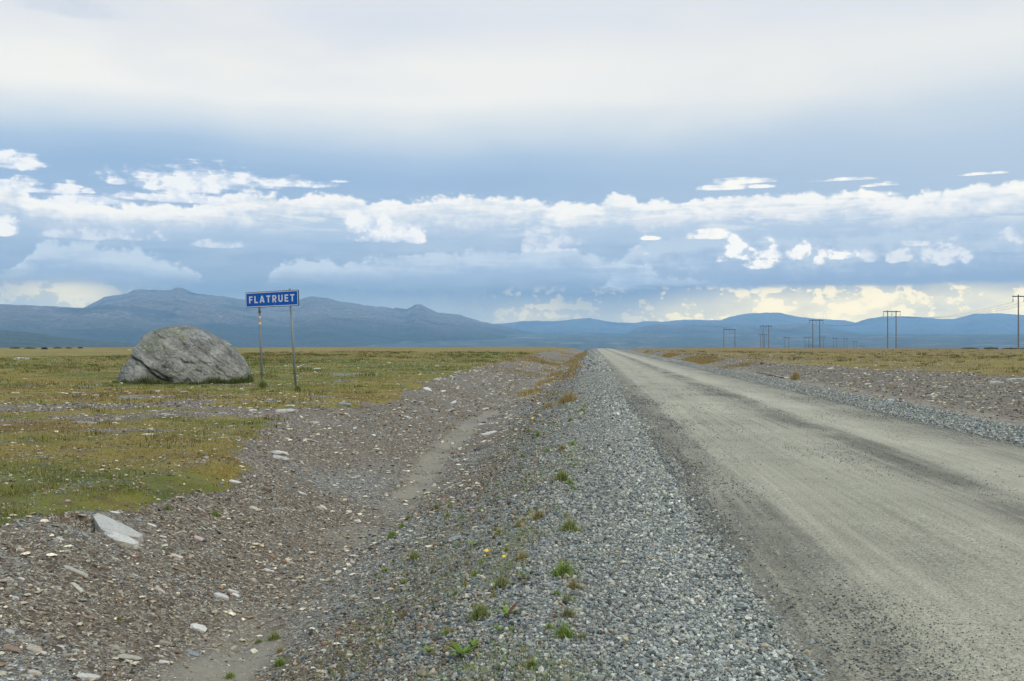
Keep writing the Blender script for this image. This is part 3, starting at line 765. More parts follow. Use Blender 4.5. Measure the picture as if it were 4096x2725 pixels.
def clump(cx, cy, rx, ry, n, h0, h1, cols, w=.006, lean=.5):
    a = RNG.uniform(0, 6.283, n); q = np.minimum(np.abs(RNG.normal(0, .5, n)), 1.6) * (.75 + .5 * vn(a * 1.3 + cx * 9, a * 0, 1.0, 3))
    x = cx + np.cos(a) * q * rx; y = cy + np.sin(a) * q * ry
    h = RNG.uniform(h0, h1, n) * np.clip(1.15 - .6 * q, .3, 1.2)
    cols = np.array(cols)[RNG.integers(0, len(cols), n)] * RNG.uniform(.7, 1.3, (n, 1))
    return blades(x, y, h, np.full(n, w) * RNG.uniform(.7, 1.4, n), cols, lean)
GREEN = [(.18, .25, .05), (.25, .31, .07), (.12, .18, .035), (.33, .33, .10)]
DULL = [(.19, .19, .07), (.27, .25, .11), (.34, .29, .15), (.14, .17, .05)]
STRAW = [(.42, .32, .14), (.33, .25, .10), (.25, .22, .08)]
Z5 = lambda x, y: (1400 + x / 1.3936, 1600 + y / 1.3936)      # spots read off enlargements of the photograph
Z4 = lambda x, y: (x / 1.3936, 1600 + y / 1.3936)
Z1 = lambda x, y: (x / 1.6836, 1100 + y / 1.6836)
Z3 = lambda x, y: (2700 + x / 1.6884, 1100 + y / 1.6884)
def span(px, py, wpx):
    p = on_ground(px, py); d = (p - Vector((0, 0, EYE))).length
    return p, wpx / FPX * d
def tuft(px, py, wpx, kind, label, group=None, n=None, name='grass_tuft', cat='grass tuft', tall=1.0):
    p, w = span(px, py, wpx)
    cols = {'green': GREEN, 'dull': DULL, 'straw': STRAW + STRAW + DULL[1:3], 'mix': GREEN + DULL}[kind]
    w *= 1.25; n = n or int(60 + w * 800)
    pt = [clump(p.x, p.y, w * .42, w * .30, n, w * .3 * tall, w * .62 * tall, cols, .0042 + p.y * .00022, .6)]
    if kind in ('straw', 'mix'):
        pt.append(clump(p.x, p.y, w * .4, w * .3, 14, w * .5, w * 1.1 * tall, STRAW, .003 + p.y * .0001, .35))
    me = blade_mesh(name, pt)
    o = link(name, me, MAT['blade'])
    me.transform(Matrix.Translation(-p)); o.location = p
    return tag(o, label, cat, group)
BIG = [(1190, 985, 150, 'green', 'large bright green grass tuft in the grey gravel, biggest on the road shoulder'),
       (1190, 1330, 140, 'green', 'wide green grass tuft near the bottom of the gravel shoulder'),
       (1110, 1280, 70, 'green', 'small dense green tuft just left of the lowest wide tuft'),
       (1215, 1210, 100, 'dull', 'flat dull green tuft with pale stems just above the wide lower tuft'),
       (1210, 1130, 85, 'mix', 'thin green tuft below the largest tuft on the shoulder'),
       (1150, 1090, 60, 'green', 'little green tuft directly below the largest shoulder tuft'),
       (1245, 1055, 90, 'straw', 'brownish straw tuft to the lower right of the largest green tuft'),
       (840, 1045, 110, 'mix', 'pale green tuft with tall straw stems below the yellow flowers'),
       (720, 1220, 150, 'mix', 'broad yellowish green tuft left of the broad leaved weed'),
       (1225, 735, 130, 'mix', 'yellowish tuft with dry stems halfway up the gravel shoulder'),
       (1205, 650, 40, 'green', 'upright small green tuft above the yellowish tuft'),
       (1050, 665, 90, 'straw', 'sparse straw coloured tuft left of the upright small tuft'),
       (945, 705, 60, 'dull', 'olive tuft near the pale rounded stone on the slope'),
       (1010, 720, 34, 'green', 'tiny bright tuft right of the olive tuft'),
       (830, 752, 60, 'mix', 'thin greyish green tuft above the yellow flowers'),
       (355, 890, 75, 'mix', 'squat olive tuft low on the slope beside the sandy ditch floor'),
       (535, 1320, 80, 'mix', 'hazy green tuft on the lower slope, left of the leafy weeds'),
       (150, 1348, 34, 'green', 'small yellowish green tuft near the bottom of the ditch slope'),
       (1010, 1500, 110, 'mix', 'pale thin tuft at the very bottom of the gravel shoulder'),
       (960, 890, 80, 'straw', 'pile of dry straw lying right of the yellow flowers'),
       (1300, 1330, 60, 'dull', 'small dull tuft to the right of the wide lower tuft'),
       (1180, 455, 110, 'mix', 'long low tuft near the top of the gravel shoulder'),
       (1225, 470, 50, 'green', 'small green tuft at the right end of the long low tuft'),
       (1180, 285, 60, 'straw', 'reddish straw tuft high on the shoulder'),
       (232, 768, 60, 'green', 'spiky green tuft growing on the sandy ditch floor'),
       (290, 712, 45, 'green', 'green tuft further up the sandy ditch floor'),
       (325, 662, 34, 'green', 'thin dark tuft at the top of the sandy ditch strip'),
       (480, 608, 50, 'mix', 'dark green tuft at the right edge of the sandy strip')]
for (x, y, w, k, l) in BIG: tuft(*Z5(x, y), w / 1.3936, k, l)
FT = [(1560, 1480, 80, 'green', 'spiky green tuft on the sand near the bottom left of the ditch'),
      (1530, 1335, 75, 'mix', 'greenish tuft on the sand above the spiky tuft'),
      (1560, 1405, 50, 'straw', 'pale thin tuft between two green tufts on the ditch sand'),
      (1280, 1550, 60, 'green', 'faint green tuft at the bottom edge on the sand'),
      (1205, 645, 50, 'green', 'dark green tuft alone on the stony left bank'),
      (665, 1225, 36, 'mix', 'tiny olive tuft alone among the pebbles, far left bank'),
      (1440, 1355, 45, 'dull', 'dark little tuft left of the greenish tuft on the sand'),
      (935, 610, 40, 'green', 'small green sprout above the white slab on the left bank')]
for (x, y, w, k, l) in FT: tuft(*Z4(x, y), w / 1.3936, k, l)
for (x, y, w) in [(975, 460, 44), (985, 520, 34), (765, 483, 34), (1240, 503, 50), (960, 388, 36), (960, 316, 34), (920, 283, 36), (1220, 345, 36), (1240, 255, 50), (995, 180, 36), (1140, 133, 30), (1230, 120, 44), (1310, 46, 34), (1290, 68, 44),
                  (1100, 290, 50), (725, 616, 40), (805, 586, 30), (555, 596, 44), (160, 1000, 36), (730, 912, 50), (480, 1035, 40), (590, 1085, 50), (690, 985, 60), (510, 985, 30), (300, 1025, 50), (190, 960, 50), (640, 1045, 60), (820, 480, 30), (620, 665, 50), (540, 650, 50), (1000, 640, 40), (1260, 370, 40), (900, 1290, 60), (960, 760, 50), (800, 1100, 50), (860, 1150, 60), (1050, 205, 60), (500, 915, 30), (870, 845, 50)]:
    kt = random.choice(['green', 'mix']); tuft(*Z5(x, y), w / 1.3936, kt, ('tiny bright green' if kt == 'green' else 'tiny faded green') + ' tuft on the ' + ('bottom' if y > 950 else 'middle' if y > 600 else 'upper' if y > 300 else 'topmost') + ' part of the gravel slope, ' + ('road side' if x > 900 else 'ditch side'), 'little green tufts dotted over the gravel slope', 90)
# the grass on the left and right of the picture that stands up in clumps
def golden(px, py, wpx, hpx, label, n=420, stretch=1.6):
    p, w = span(px, py, wpx); h = hpx / wpx * w
    V = []
    for k in range(5):
        ox, oy = RNG.uniform(-.12, .12) * w, RNG.uniform(-.12, .12) * w * stretch
        V.append(clump(p.x + ox, p.y + oy, w * .32, w * .3 * stretch, n // 5, h * .35, h * RNG.uniform(.7, 1.1), STRAW + [(.30, .24, .09), (.40, .22, .10)], .003 + p.y * .00022, .4))
    me = blade_mesh('golden_grass_clump', V); me.transform(Matrix.Translation(-p)); o = link('golden_grass_clump', me, MAT['blade']); o.location = p
    tag(o, label, 'grass clump')
golden(2270, 1610, 130, 60, 'tall golden grass clump beside the ditch, nearest of the golden clumps', 700)
golden(2190, 1630, 70, 28, 'low golden grass fringe at the foot of the nearest golden clump', 300)
golden(2300, 1480, 90, 42, 'golden orange grass clump on the ditch edge by the distant road', 600, 3)
golden(2170, 1455, 60, 30, 'orange grass clump in the ditch beyond, below the heath edge', 400, 3)
golden(3180, 1518, 60, 42, 'reedy olive clump beside the puddle right of the road', 380)
golden(2980, 1462, 90, 22, 'golden grass patch on the far right bank by a grey stone', 500, 2)
def slope_weeds():
    # straggling low weeds and dead stalks all over the gravel slope
    x, y = scatter(60000, -2.4, .1, 4, 30); k = (RNG.random(60000) < sst(fbm(x, y * .7, .9, 4, 521), .50, .62) * sst(x, -2.4, -1.6) * (.35 + .65 * sst(np.abs(x + .45), .5, .1)) * .8) & in_view(x, y)
    x, y = keep(k, x, y); n = len(x)
    c = np.array(GREEN + DULL + STRAW[1:])[RNG.integers(0, 10, n)] * RNG.uniform(.7, 1.2, (n, 1))
    a = blades(x, y, RNG.uniform(.03, .085, n), RNG.uniform(.004, .008, n), c, .8)
    x, y = scatter(2600, -2.2, .1, 4, 40); k = in_view(x, y) & (RNG.random(2600) < sst(fbm(x, y, 1.0, 3, 531), .46, .6)); x, y = keep(k, x, y); n = len(x)
    b = blades(x, y, RNG.uniform(.07, .22, n), RNG.uniform(.0016, .003, n), np.array([(.34, .22, .13), (.25, .13, .08), (.40, .31, .17)])[RNG.integers(0, 3, n)], .3)
    tag(link('low_weeds', blade_mesh('low_weeds', [a, b]), MAT['blade']), 'thin low weeds and dead stalks straggling over the gravel slope', 'weeds', kind='stuff')
slope_weeds()
def weed(px, py, wpx, nl, label, red=.15):
    p, w = span(px, py, wpx)
    bm = bmesh.new(); cl = bm.loops.layers.float_color if False else None
    V, Q, C = [], [], []
    for i in range(nl):
        a = i * 2.4 + random.uniform(-.4, .4); L = w * random.uniform(.42, .72); wd = L * random.uniform(.18, .28); el = random.uniform(.35, 1.0)
        col = np.array((.12, .17, .03)) * random.uniform(.7, 1.4) if random.random() > red else np.array((.14, .06, .03))
        o = len(V)
        for k in range(7):
            t = k / 6; ww = wd * math.sin(math.pi * min(.97, .12 + t * .86)) * (1 + .25 * (k % 2)); hh = math.sin(el) * L * t - L * .45 * t * t * .6
            for s_ in (-1, 0, 1):
                V.append((math.cos(a) * L * t * math.cos(el * .6) - math.sin(a) * ww * s_ * .5, math.sin(a) * L * t * math.cos(el * .6) + math.cos(a) * ww * s_ * .5, .02 + hh + (0.12 * wd if s_ else 0)))
                C.append(col * (1.25 if s_ == 0 else 1))
        for k in range(6):
            for s_ in (0, 1): Q.append((o + k * 3 + s_, o + k * 3 + s_ + 1, o + k * 3 + s_ + 4, o + k * 3 + s_ + 3))
    me = np_mesh('leafy_weed', V, Q, None, {'Col': np.array(C)}, True); o = link('leafy_weed', me, MAT['blade']); o.location = p
    bm.free()
    return tag(o, label, 'weed')
for (x, y, w, n, l) in [(880, 1215, 150, 9, 'broad leaved green weed in the gravel, right of the broad yellowish tuft'), (820, 1300, 80, 7, 'single low weed with rounded leaves below the broad leaved weed'),
                        (690, 1395, 110, 7, 'long leaved green weed near the bottom of the slope'), (620, 1440, 170, 13, 'dandelion like rosette of narrow leaves, lowest on the slope'),
                        (820, 1385, 90, 6, 'dark flat weed right of the long leaved weed'), (285, 1225, 110, 7, 'dark reddish weed alone on the lower ditch slope'),
                        (965, 1005, 110, 6, 'weed with one long pointed leaf left of the largest tuft'), (690, 822, 90, 6, 'dark green rosette left of the yellow flowers'),
                        (890, 945, 60, 5, 'dark round leaved weed below the yellow flowers'), (600, 822, 50, 5, 'small dark weed below the long grey stone on the slope'),
                        (435, 1420, 90, 6, 'olive weed spread flat at the lower left of the slope'), (585, 1130, 60, 5, 'reddish weed with small leaves on the mid slope'),
                        (815, 555, 80, 6, 'dark spreading weed on the upper gravel slope')]:
    weed(*Z5(x, y), w / 1.3936, n, l, .35 if 'red' in l else .12)
MAT['petal'] = mat_plain('yellow_petal', (.75, .50, .01), .6)
MAT['stem'] = mat_plain('green_stem', (.12, .13, .04), .7)
def tube(name, P, r, seg=5):
    V = []
    for k, p in enumerate(P):
        d = (P[min(k + 1, len(P) - 1)] - P[max(k - 1, 0)]).normalized()
        u = d.cross(Vector((0, 0, 1)) if abs(d.z) < .9 else Vector((1, 0, 0))).normalized(); v = d.cross(u)
        V += [p + (u * math.cos(6.2832 * j / seg) + v * math.sin(6.2832 * j / seg)) * r for j in range(seg)]
    return np_mesh(name, [tuple(q) for q in V], grid_faces(len(P), seg, True), None, None, True)
def flower(px, py, heads, label):
    """px, py: the first flower head; heads: offsets of the heads in photo pixels"""
    d = 9.0
    g0 = on_ground(px, py + 75); d = (ray(px, py + 75) * 1.0).normalized().dot(Vector((-math.sin(YAW), math.cos(YAW), 0))) * 0 + ((g0 - Vector((0, 0, EYE))).dot(M_CAM @ Vector((0, 0, -1))))
    root = bpy.data.objects.new('yellow_flower', None); COL.objects.link(root); root.location = g0; tag(root, label, 'flower')
    for (ox, oy, r) in heads:
        hp = on_depth(px + ox, py + oy, d)
        st = link('stem', tube('stem', [Vector((0, 0, -.01)).lerp(hp - g0, k / 3) + Vector((.012 * math.sin(k), 0, 0)) for k in range(4)], .0016), MAT['stem'], root)
        bm = bmesh.new(); R_ = r / FPX * d
        for k in range(26):
            a = k * 2.399; L = R_ * (1 if k < 15 else .6); up = .15 if k < 15 else .55; w = .16 * R_
            ca, sa = math.cos(a), math.sin(a)
            v = [bm.verts.new((ca * R_ * .1 - sa * w * .4, sa * R_ * .1 + ca * w * .4, 0)), bm.verts.new((ca * R_ * .1 + sa * w * .4, sa * R_ * .1 - ca * w * .4, 0)),
                 bm.verts.new((ca * L + sa * w, sa * L - ca * w, up * L)), bm.verts.new((ca * L - sa * w, sa * L + ca * w, up * L))]
            bm.faces.new(v)
        bmesh.ops.create_cone(bm, cap_ends=True, segments=8, radius1=R_ * .12, radius2=R_ * .3, depth=R_ * .5, matrix=Matrix.Translation((0, 0, -R_ * .15)))
        me = bpy.data.meshes.new('flower_head'); bm.to_mesh(me); bm.free()
        fh = link('flower_head', me, MAT['petal'], root); fh.location = hp - g0; fh.rotation_euler = (R(38), R(random.uniform(-15, 15)), 0)
px, py = Z5(761, 840); flower(px, py, [(0, 0, 8), (-6, 20, 4)], 'yellow flower plant with one open head and a small lower bud')
px, py = Z5(860, 872); flower(px, py, [(0, 0, 8)], 'yellow flower with a single drooping head, right of the taller one')
px, py = Z5(1018, 103); flower(px, py, [(0, 0, 5)], 'tiny yellow flower far up the gravel slope near the golden grass')

# ------------------------------------------------------------------ single stones
def stone_mat(name, col, amp=.25):
    m, g, b = new_mat(name); co = objco(g)
    inf = g.node('ShaderNodeObjectInfo'); rnd = E(g, inf.outputs['Random'])
    n = g.noise(co, 9.0, 6, .65); n2 = g.noise(co, 60.0, 4, .7)
    c = g.mix(n, tuple(k * (1 - amp) for k in col), tuple(k * (1 + amp) for k in col))
    c = g.mix(g.sm(n, .57, .66) * 0.45, c, tuple(k * .55 for k in col))
    c = g.mix(1.0, c, g.ramp(n2, [(.3, (.75, .75, .75)), (.7, (1.2, 1.2, 1.2))]), 'MULTIPLY')
    c = g.mix(1.0, c, g.ramp(rnd, [(0, (.72, .70, .68)), (1, (1.08, 1.04, 1.0))]), 'MULTIPLY')
    c = g.mix(g.sm(g.noise(co, 3.0, 5, .7), .52, .64) * 0.5, c, (.19, .155, .115))
    g.put(b.inputs['Base Color'], c); bump_to(g, b, n * 1.5 + n2 * 0.5, .7, .014)
    return m
STONE = {'white': stone_mat('white_stone', (.50, .465, .385)), 'cream': stone_mat('cream_stone', (.42, .375, .285)), 'tan': stone_mat('tan_stone', (.30, .25, .18)),
         'brown': stone_mat('brown_stone', (.17, .125, .085)), 'rust': stone_mat('rusty_stone', (.24, .155, .10)), 'grey': stone_mat('grey_stone', (.24, .25, .235)),
         'dark': stone_mat('dark_stone', (.07, .073, .07)), 'pink': stone_mat('pink_stone', (.46, .36, .30))}
def rock_mesh(name, dims, seed, n=46, box=.55, bevel=.03):
    rg = np.random.default_rng(seed)
    p = rg.normal(size=(n, 3)); p /= np.linalg.norm(p, axis=1)[:, None]
    p = np.sign(p) * np.abs(p) ** box; p *= rg.uniform(.82, 1.0, (n, 1))
    p[:, :2] += p[:, :2] * (rg.uniform(-.12, .12, (n, 1)))
    sk = rg.uniform(-.35, .35); p[:, 0] += p[:, 1] * sk
    p *= np.array(dims) * .5 / np.abs(p).max(0)
    bm = bmesh.new()
    for q in p: bm.verts.new(q)
    r = bmesh.ops.convex_hull(bm, input=bm.verts)
    bmesh.ops.delete(bm, geom=[v for v in bm.verts if not v.link_faces], context='VERTS')
    bmesh.ops.bevel(bm, geom=list(bm.edges), offset=min(dims) * bevel * 2, segments=1, affect='EDGES', profile=.6)
    bmesh.ops.recalc_face_normals(bm, faces=bm.faces)
    me = bpy.data.meshes.new(name); bm.to_mesh(me); bm.free()
    return me
def lone_stone(px, py, wpx, kind, label, thick=.22, deep=None, rot=None, name='stone', group=None, box=.6, sink=.34, tilt=(0, 0), hpx=None):
    if deep is None: deep = .22 if ('long thin' in label or 'narrow' in label or 'very long' in label) else .45 if thick < .16 else .6
    if rot is None and 'narrow cream' in label: rot = -35
    p, w = span(px, py, wpx * (.85 if wpx < 70 else .95))
    if hpx: thick = hpx / wpx
    dims = (w, w * deep, w * thick)
    me = rock_mesh(name, dims, int(px * 7 + py), box=box)
    o = link(name, me, STONE[kind]); zz = dims[2] * (.5 - sink)
    e = .25; nx = (height(p.x - e, p.y) - height(p.x + e, p.y)) / (2 * e); ny = (height(p.x, p.y - e) - height(p.x, p.y + e)) / (2 * e)
    o.rotation_euler = (-ny * .8 + R(tilt[0]), nx * .8 + R(tilt[1]), (YAW + (random.uniform(-.35, .35) if rot is None else R(rot))))
    o.location = p + Vector((0, 0, zz))
    return tag(o, label, 'stone', group)
L4 = [(420, 958, 165, 'cream', 'long thin cream stone lying level on the lower left bank', .13), (430, 1048, 120, 'cream', 'narrow cream stone pointing down the bank below the long thin one', .12),
      (1108, 1279, 110, 'white', 'oval white stone in the middle of the bottom left bank', .25), (1232, 1102, 100, 'white', 'flat white angular stone below two thin white flakes', .3),
      (1300, 1070, 80, 'white', 'thin white flake above the flat angular white stone', .2), (1315, 1090, 66, 'white', 'thin white flake overlapping the flat angular white stone', .2),
      (725, 1441, 125, 'cream', 'smooth oval cream stone near the bottom of the left bank', .2), (920, 1359, 75, 'tan', 'rounded tan stone above the smooth oval cream stone', .32),
      (917, 1467, 72, 'white', 'pointed white stone slanting down beside the smooth oval cream stone', .3), (190, 1392, 110, 'tan', 'dull tan slab at the far bottom left', .2),
      (240, 1417, 50, 'white', 'small blocky white stone under the dull tan slab', .5), (195, 1524, 85, 'cream', 'oval cream stone close to the bottom left corner', .28),
      (490, 1552, 120, 'white', 'wide white stone cut by the bottom edge of the picture', .25), (1415, 1022, 70, 'tan', 'round tan stone with a dark underside beside the ditch sand', .6),
      (1500, 957, 72, 'white', 'bright white stone above the round tan stone', .35), (1435, 873, 62, 'tan', 'tan stone with a pale top on the bank by the ditch sand', .4),
      (985, 872, 92, 'cream', 'thin yellowish flake on the middle of the left bank', .14), (990, 893, 46, 'cream', 'small yellowish chip just below the thin flake', .3),
      (500, 1217, 62, 'rust', 'orange tan stone among grey pebbles on the left', .35), (1320, 1182, 60, 'tan', 'tan stone above the oval white stone, near the ditch', .4),
      (740, 870, 66, 'rust', 'orange stone below the big white slab', .3), (1000, 946, 90, 'rust', 'rusty flat stone under the yellowish chip', .18),
      (1110, 777, 76, 'pink', 'pinkish cream stone right of the big white slab', .3), (910, 766, 50, 'white', 'small white stone just right of the tip of the big slab', .3),
      (915, 793, 36, 'pink', 'small upright pink stone at the tip of the big slab', .7), (1420, 612, 76, 'cream', 'cream wedge stone on the upper left bank', .34),
      (1488, 502, 82, 'brown', 'brown peaked stone with a dark foot on the upper bank', .4), (1565, 302, 112, 'white', 'large white slab, upper one of two below the heath edge', .22),
      (1570, 332, 112, 'white', 'large white slab, lower one of two below the heath edge', .24), (1685, 523, 76, 'white', 'thin white stone right of the brown peaked stone', .18),
      (1800, 607, 70, 'cream', 'rounded cream stone on the bank towards the ditch', .4), (1310, 462, 78, 'white', 'pale stone under the tip of the green heath edge', .3),
      (1600, 68, 142, 'white', 'wide white slab carrying another slab at the heath edge near the sign', .2), (1410, 61, 52, 'white', 'white stone left of the stacked slabs near the sign', .34),
      (1765, 137, 42, 'cream', 'egg shaped cream stone standing right of the stacked slabs', .8), (918, 87, 80, 'white', 'white stone on the stony strip crossing the heath', .24),
      (1243, 77, 60, 'cream', 'flat cream stone further right on the stony strip', .2), (830, 196, 92, 'white', 'thin white slab lying in the grass below the stony strip', .16),
      (475, 131, 150, 'cream', 'very long low cream slab on the stony strip', .1), (40, 147, 66, 'tan', 'tan slab at the left end of the stony strip', .3),
      (640, 630, 60, 'white', 'white stone just above the big white slab', .2), (1865, 1492, 52, 'cream', 'rounded cream stone at the foot of the gravel shoulder, bottom', .62),
      (380, 570, 38, 'pink', 'pinkish stone in the grass left of the big slab', .6), (255, 332, 26, 'dark', 'small dark stone in the grass at far left', .5),
      (1437, 1540, 36, 'dark', 'small dark stone on the ditch sand at the bottom', .6), (770, 672, 50, 'grey', 'grey stone above the tip of the big slab', .35),
      (60, 1390, 110, 'rust', 'rusty brown flat stone at the bottom left edge', .2), (1080, 1418, 90, 'grey', 'flat light grey stone right of the pointed white one', .2), (120, 1000, 40, 'white', 'bluish white chip at the far left below the bank edge', .4),
      (85, 1108, 56, 'white', 'blocky pale stone at the left below the brown bank', .4), (120, 842, 46, 'pink', 'round pinkish stone under the overhang at far left', .6), (850, 700, 66, 'white', 'thin pale stone upper right of the big slab', .15),
      (1920, 30, 90, 'grey', 'low grey stone at the heath edge right of the stacked slabs', .3), (1740, 230, 90, 'tan', 'broad low tan stone on the brown bank', .18), (1085, 1110, 50, 'tan', 'yellowish tan stone left of the flat angular white one', .45),
      (1195, 930, 40, 'tan', 'ochre tilted stone in the middle of the bank', .6), (1625, 912, 46, 'pink', 'pinkish pebble close to the ditch sand', .35)]
for (x, y, w, k, l, t) in L4: lone_stone(*Z4(x, y), w / 1.3936, k, l, t)
L5 = [(200, 1033, 82, 'tan', 'smooth round tan boulder stone at the foot of the grey gravel', .5), (585, 777, 92, 'grey', 'long pale grey stone half buried on the gravel slope', .32), (695, 717, 50, 'cream', 'rounded cream stone up the slope from the long grey one', .45),
      (405, 772, 62, 'white', 'thin white flake left of the long pale grey stone', .2), (775, 192, 100, 'white', 'bright white slab at the head of the ditch', .22), (735, 272, 104, 'dark', 'dark flat stone with a shadow under it in the ditch', .2),
      (575, 299, 42, 'rust', 'orange pink stone on the sandy bank of the ditch', .5), (690, 541, 42, 'cream', 'cream stone at the edge of the gravel slope', .4), (508, 572, 36, 'tan', 'tan stone by the narrow part of the ditch sand', .5),
      (695, 399, 42, 'grey', 'dark grey stone beside the ditch sand', .35), (560, 509, 38, 'brown', 'brown stone at the sand edge', .4), (745, 127, 36, 'dark', 'dark stone near the top of the ditch', .3), (35, 897, 66, 'tan', 'flat tan stone on the ditch sand at its left edge', .25),
      (840, 152, 36, 'white', 'small white stone above the bright white slab', .3), (508, 105, 30, 'cream', 'small round cream stone high on the bank', .5), (325, 99, 60, 'white', 'white slab high on the brown bank', .2), (1195, 772, 44, 'grey', 'angular pale stone in the middle of the gravel shoulder', .9),
      (575, 69, 44, 'white', 'white stone beneath the patch of sand up the ditch', .3), (38, 522, 40, 'white', 'white stone on the brown bank left of the ditch', .35), (310, 400, 44, 'white', 'pale stone in the middle of the brown bank', .3),
      (930, 945, 30, 'grey', 'upright grey stone below the straw pile', 1.0), (1035, 348, 50, 'brown', 'dark brown clod of dry moss on the gravel slope', .6), (300, 516, 26, 'cream', 'small cream stone lower on the brown bank', .5), (440, 1270, 60, 'grey', 'pale grey stone low on the gravel slope', .5), (930, 1240, 44, 'grey', 'pale broken stone right of the broad leaved weed', .8)]
for (x, y, w, k, l, t) in L5: lone_stone(*Z5(x, y), w / 1.3936, k, l, t)
L1 = [(147, 572, 108, 'white', 'large white rock on the heath at the far left', .26), (2135, 635, 66, 'white', 'white rock on the heath right of the sign posts', .2), (740, 772, 28, 'grey', 'small grey stone left of the boulder, outer one', .7),
      (812, 768, 30, 'grey', 'small grey stone close to the left foot of the boulder', .5), (1060, 788, 38, 'white', 'small white stone in front of the boulder', .5), (1237, 795, 82, 'tan', 'tan stone in the grass in front of the boulder', .28),
      (515, 798, 72, 'white', 'pale flat stone left of the boulder among others', .22), (100, 798, 66, 'white', 'pale stone at the far left in line with the boulder foot', .2), (420, 800, 90, 'white', 'thin pale stone left of the paler flat one', .12),
      (870, 507, 30, 'white', 'pale stone on the heath left of the boulder top', .25), (645, 812, 60, 'white', 'thin white stone below left of the boulder', .14), (2330, 940, 40, 'cream', 'cream stone near the top of the bank right of the posts', .5), (2130, 1000, 44, 'cream', 'cream upright stone at the bank top below the posts', .6),
      (1845, 833, 36, 'cream', 'tiny pale stone in the grass just below the left post', .2), (1920, 813, 36, 'cream', 'tiny pale stone between the feet of the two posts', .2)]
for (x, y, w, k, l, t) in L1: lone_stone(*Z1(x, y), w / 1.6836, k, l, t)
L3 = [(1050, 637, 62, 'white', 'white rock on the right bank under the heath', .26), (2160, 733, 90, 'white', 'large pale slab high on the right bank', .3), (2300, 708, 124, 'white', 'wide white slab near the right edge of the picture', .14), (1725, 820, 48, 'white', 'white stone halfway down the right bank', .4),
      (1300, 742, 50, 'white', 'white lump on the right bank, left of centre', .35), (588, 602, 30, 'dark', 'dark grey upright stone on the far right bank', .6), (1552, 757, 54, 'cream', 'cream stone on the upper right bank', .3), (797, 533, 32, 'white', 'white fleck of rock on the heath beyond the road', .2),
      (650, 544, 36, 'white', 'white flat rock on the heath near the distant poles', .2), (1440, 676, 44, 'cream', 'cream stone at the top edge of the right bank', .2), (2240, 724, 40, 'grey', 'grey tilted stone between the two large pale slabs', .8), (1810, 898, 60, 'grey', 'pale grey stone low on the right bank near the sand', .15),
      (1650, 772, 70, 'tan', 'tan flat stone across the middle of the right bank', .15), (1985, 862, 60, 'white', 'white flake low on the right bank near the edge', .2), (1130, 726, 40, 'cream', 'cream stone on the right bank above the reeds', .2)]
for (x, y, w, k, l, t) in L3: lone_stone(*Z3(x, y), w / 1.6884, k, l, t)
tp = lone_stone(*Z4(1618, 52), 70 / 1.3936, 'white', 'smaller white slab lying on top of the wide slab near the sign', .22); tp.location.z += .07

# many smaller flat stones, one by one
PROTOS = [rock_mesh('stone', (1, (.36 if k % 2 else .75) + random.uniform(-.05, .05), random.uniform(.12, .3)), 900 + k) for k in range(10)]
for me in PROTOS: me.materials.append(STONE['white'])
cnt = 0
def bank_stone(x, y, w, kind, lab, grp):
    kk = random.randrange(10); o = bpy.data.objects.new('stone', PROTOS[kk])
    sz_ = w / (1 + y * .03) > .072 if x < 0 and y < 28 else w > .3
    lab = ('larger ' if sz_ else 'small ') + ('narrow ' if kk % 2 else 'broad ') + lab; COL.objects.link(o)
    o.material_slots[0].link = 'OBJECT'; o.material_slots[0].material = STONE[kind]
    z = float(height(x, y)); e = .25
    nx = (float(height(x - e, y)) - float(height(x + e, y))) / (2 * e)
    o.location = (x, y, z + w * .015); o.rotation_euler = (random.gauss(0, .12), nx + random.gauss(0, .12), random.uniform(-.8, .8) + (math.pi if random.random() < .5 else 0)); o.scale = (w, w, w)
    tag(o, lab, 'stone', grp)
while cnt < 105:
    y = 4.6 * (28 / 4.6) ** random.random(); x = random.uniform(-12, -2.2)
    g_, s_, v_, t_, gd = masks(np.array([x]), np.array([y]))
    if g_[0] > .3 or s_[0] > .5 or not in_view(np.array([x]), np.array([y]), 0)[0]: continue
    cnt += 1
    kd = random.choice(['white', 'cream', 'cream', 'white', 'tan', 'grey', 'pink'])
    bank_stone(x, y, random.uniform(.045, .10) * (1 + y * .03), kd,
               'loose flat %s stone on the left bank, ' % kd + ('nearest the bottom edge' if y < 7 else 'below the big slab' if y < 9.5 else 'level with the near grass edge' if y < 14 else 'under the stacked slabs' if y < 22 else 'below the sign posts'), 'loose flat stones on the left bank')
cnt = 0
while cnt < 75:
    y = 26 * (110 / 26) ** random.random(); x = random.uniform(12, 26)
    g_, s_, v_, t_, gd = masks(np.array([x]), np.array([y]))
    if g_[0] > .4 or not in_view(np.array([x]), np.array([y]), 0)[0]: continue
    cnt += 1
    kd = random.choice(['white', 'cream', 'white', 'grey', 'tan'])
    bank_stone(x, y, random.uniform(.18, .42), kd, 'loose flat %s stone on the bank beyond the road, ' % kd + ('nearest the right edge' if y < 38 else 'in its middle' if y < 60 else 'towards the puddle' if y < 80 else 'at its far end'), 'loose flat stones on the right bank')
cnt = 0
while cnt < 45:
    y = 30 * (110 / 30) ** random.random(); x = random.uniform(-14, -3.2)
    g_, s_, v_, t_, gd = masks(np.array([x]), np.array([y]))
    if g_[0] > .4 or not in_view(np.array([x]), np.array([y]), 0)[0]: continue
    cnt += 1
    kd = random.choice(['white', 'cream', 'white', 'tan'])
    bank_stone(x, y, random.uniform(.18, .42), kd, 'loose flat %s stone on the distant left bank, ' % kd + ('just past the sign' if y < 45 else 'halfway to the skyline' if y < 75 else 'almost at the skyline'), 'loose flat stones on the distant left bank')

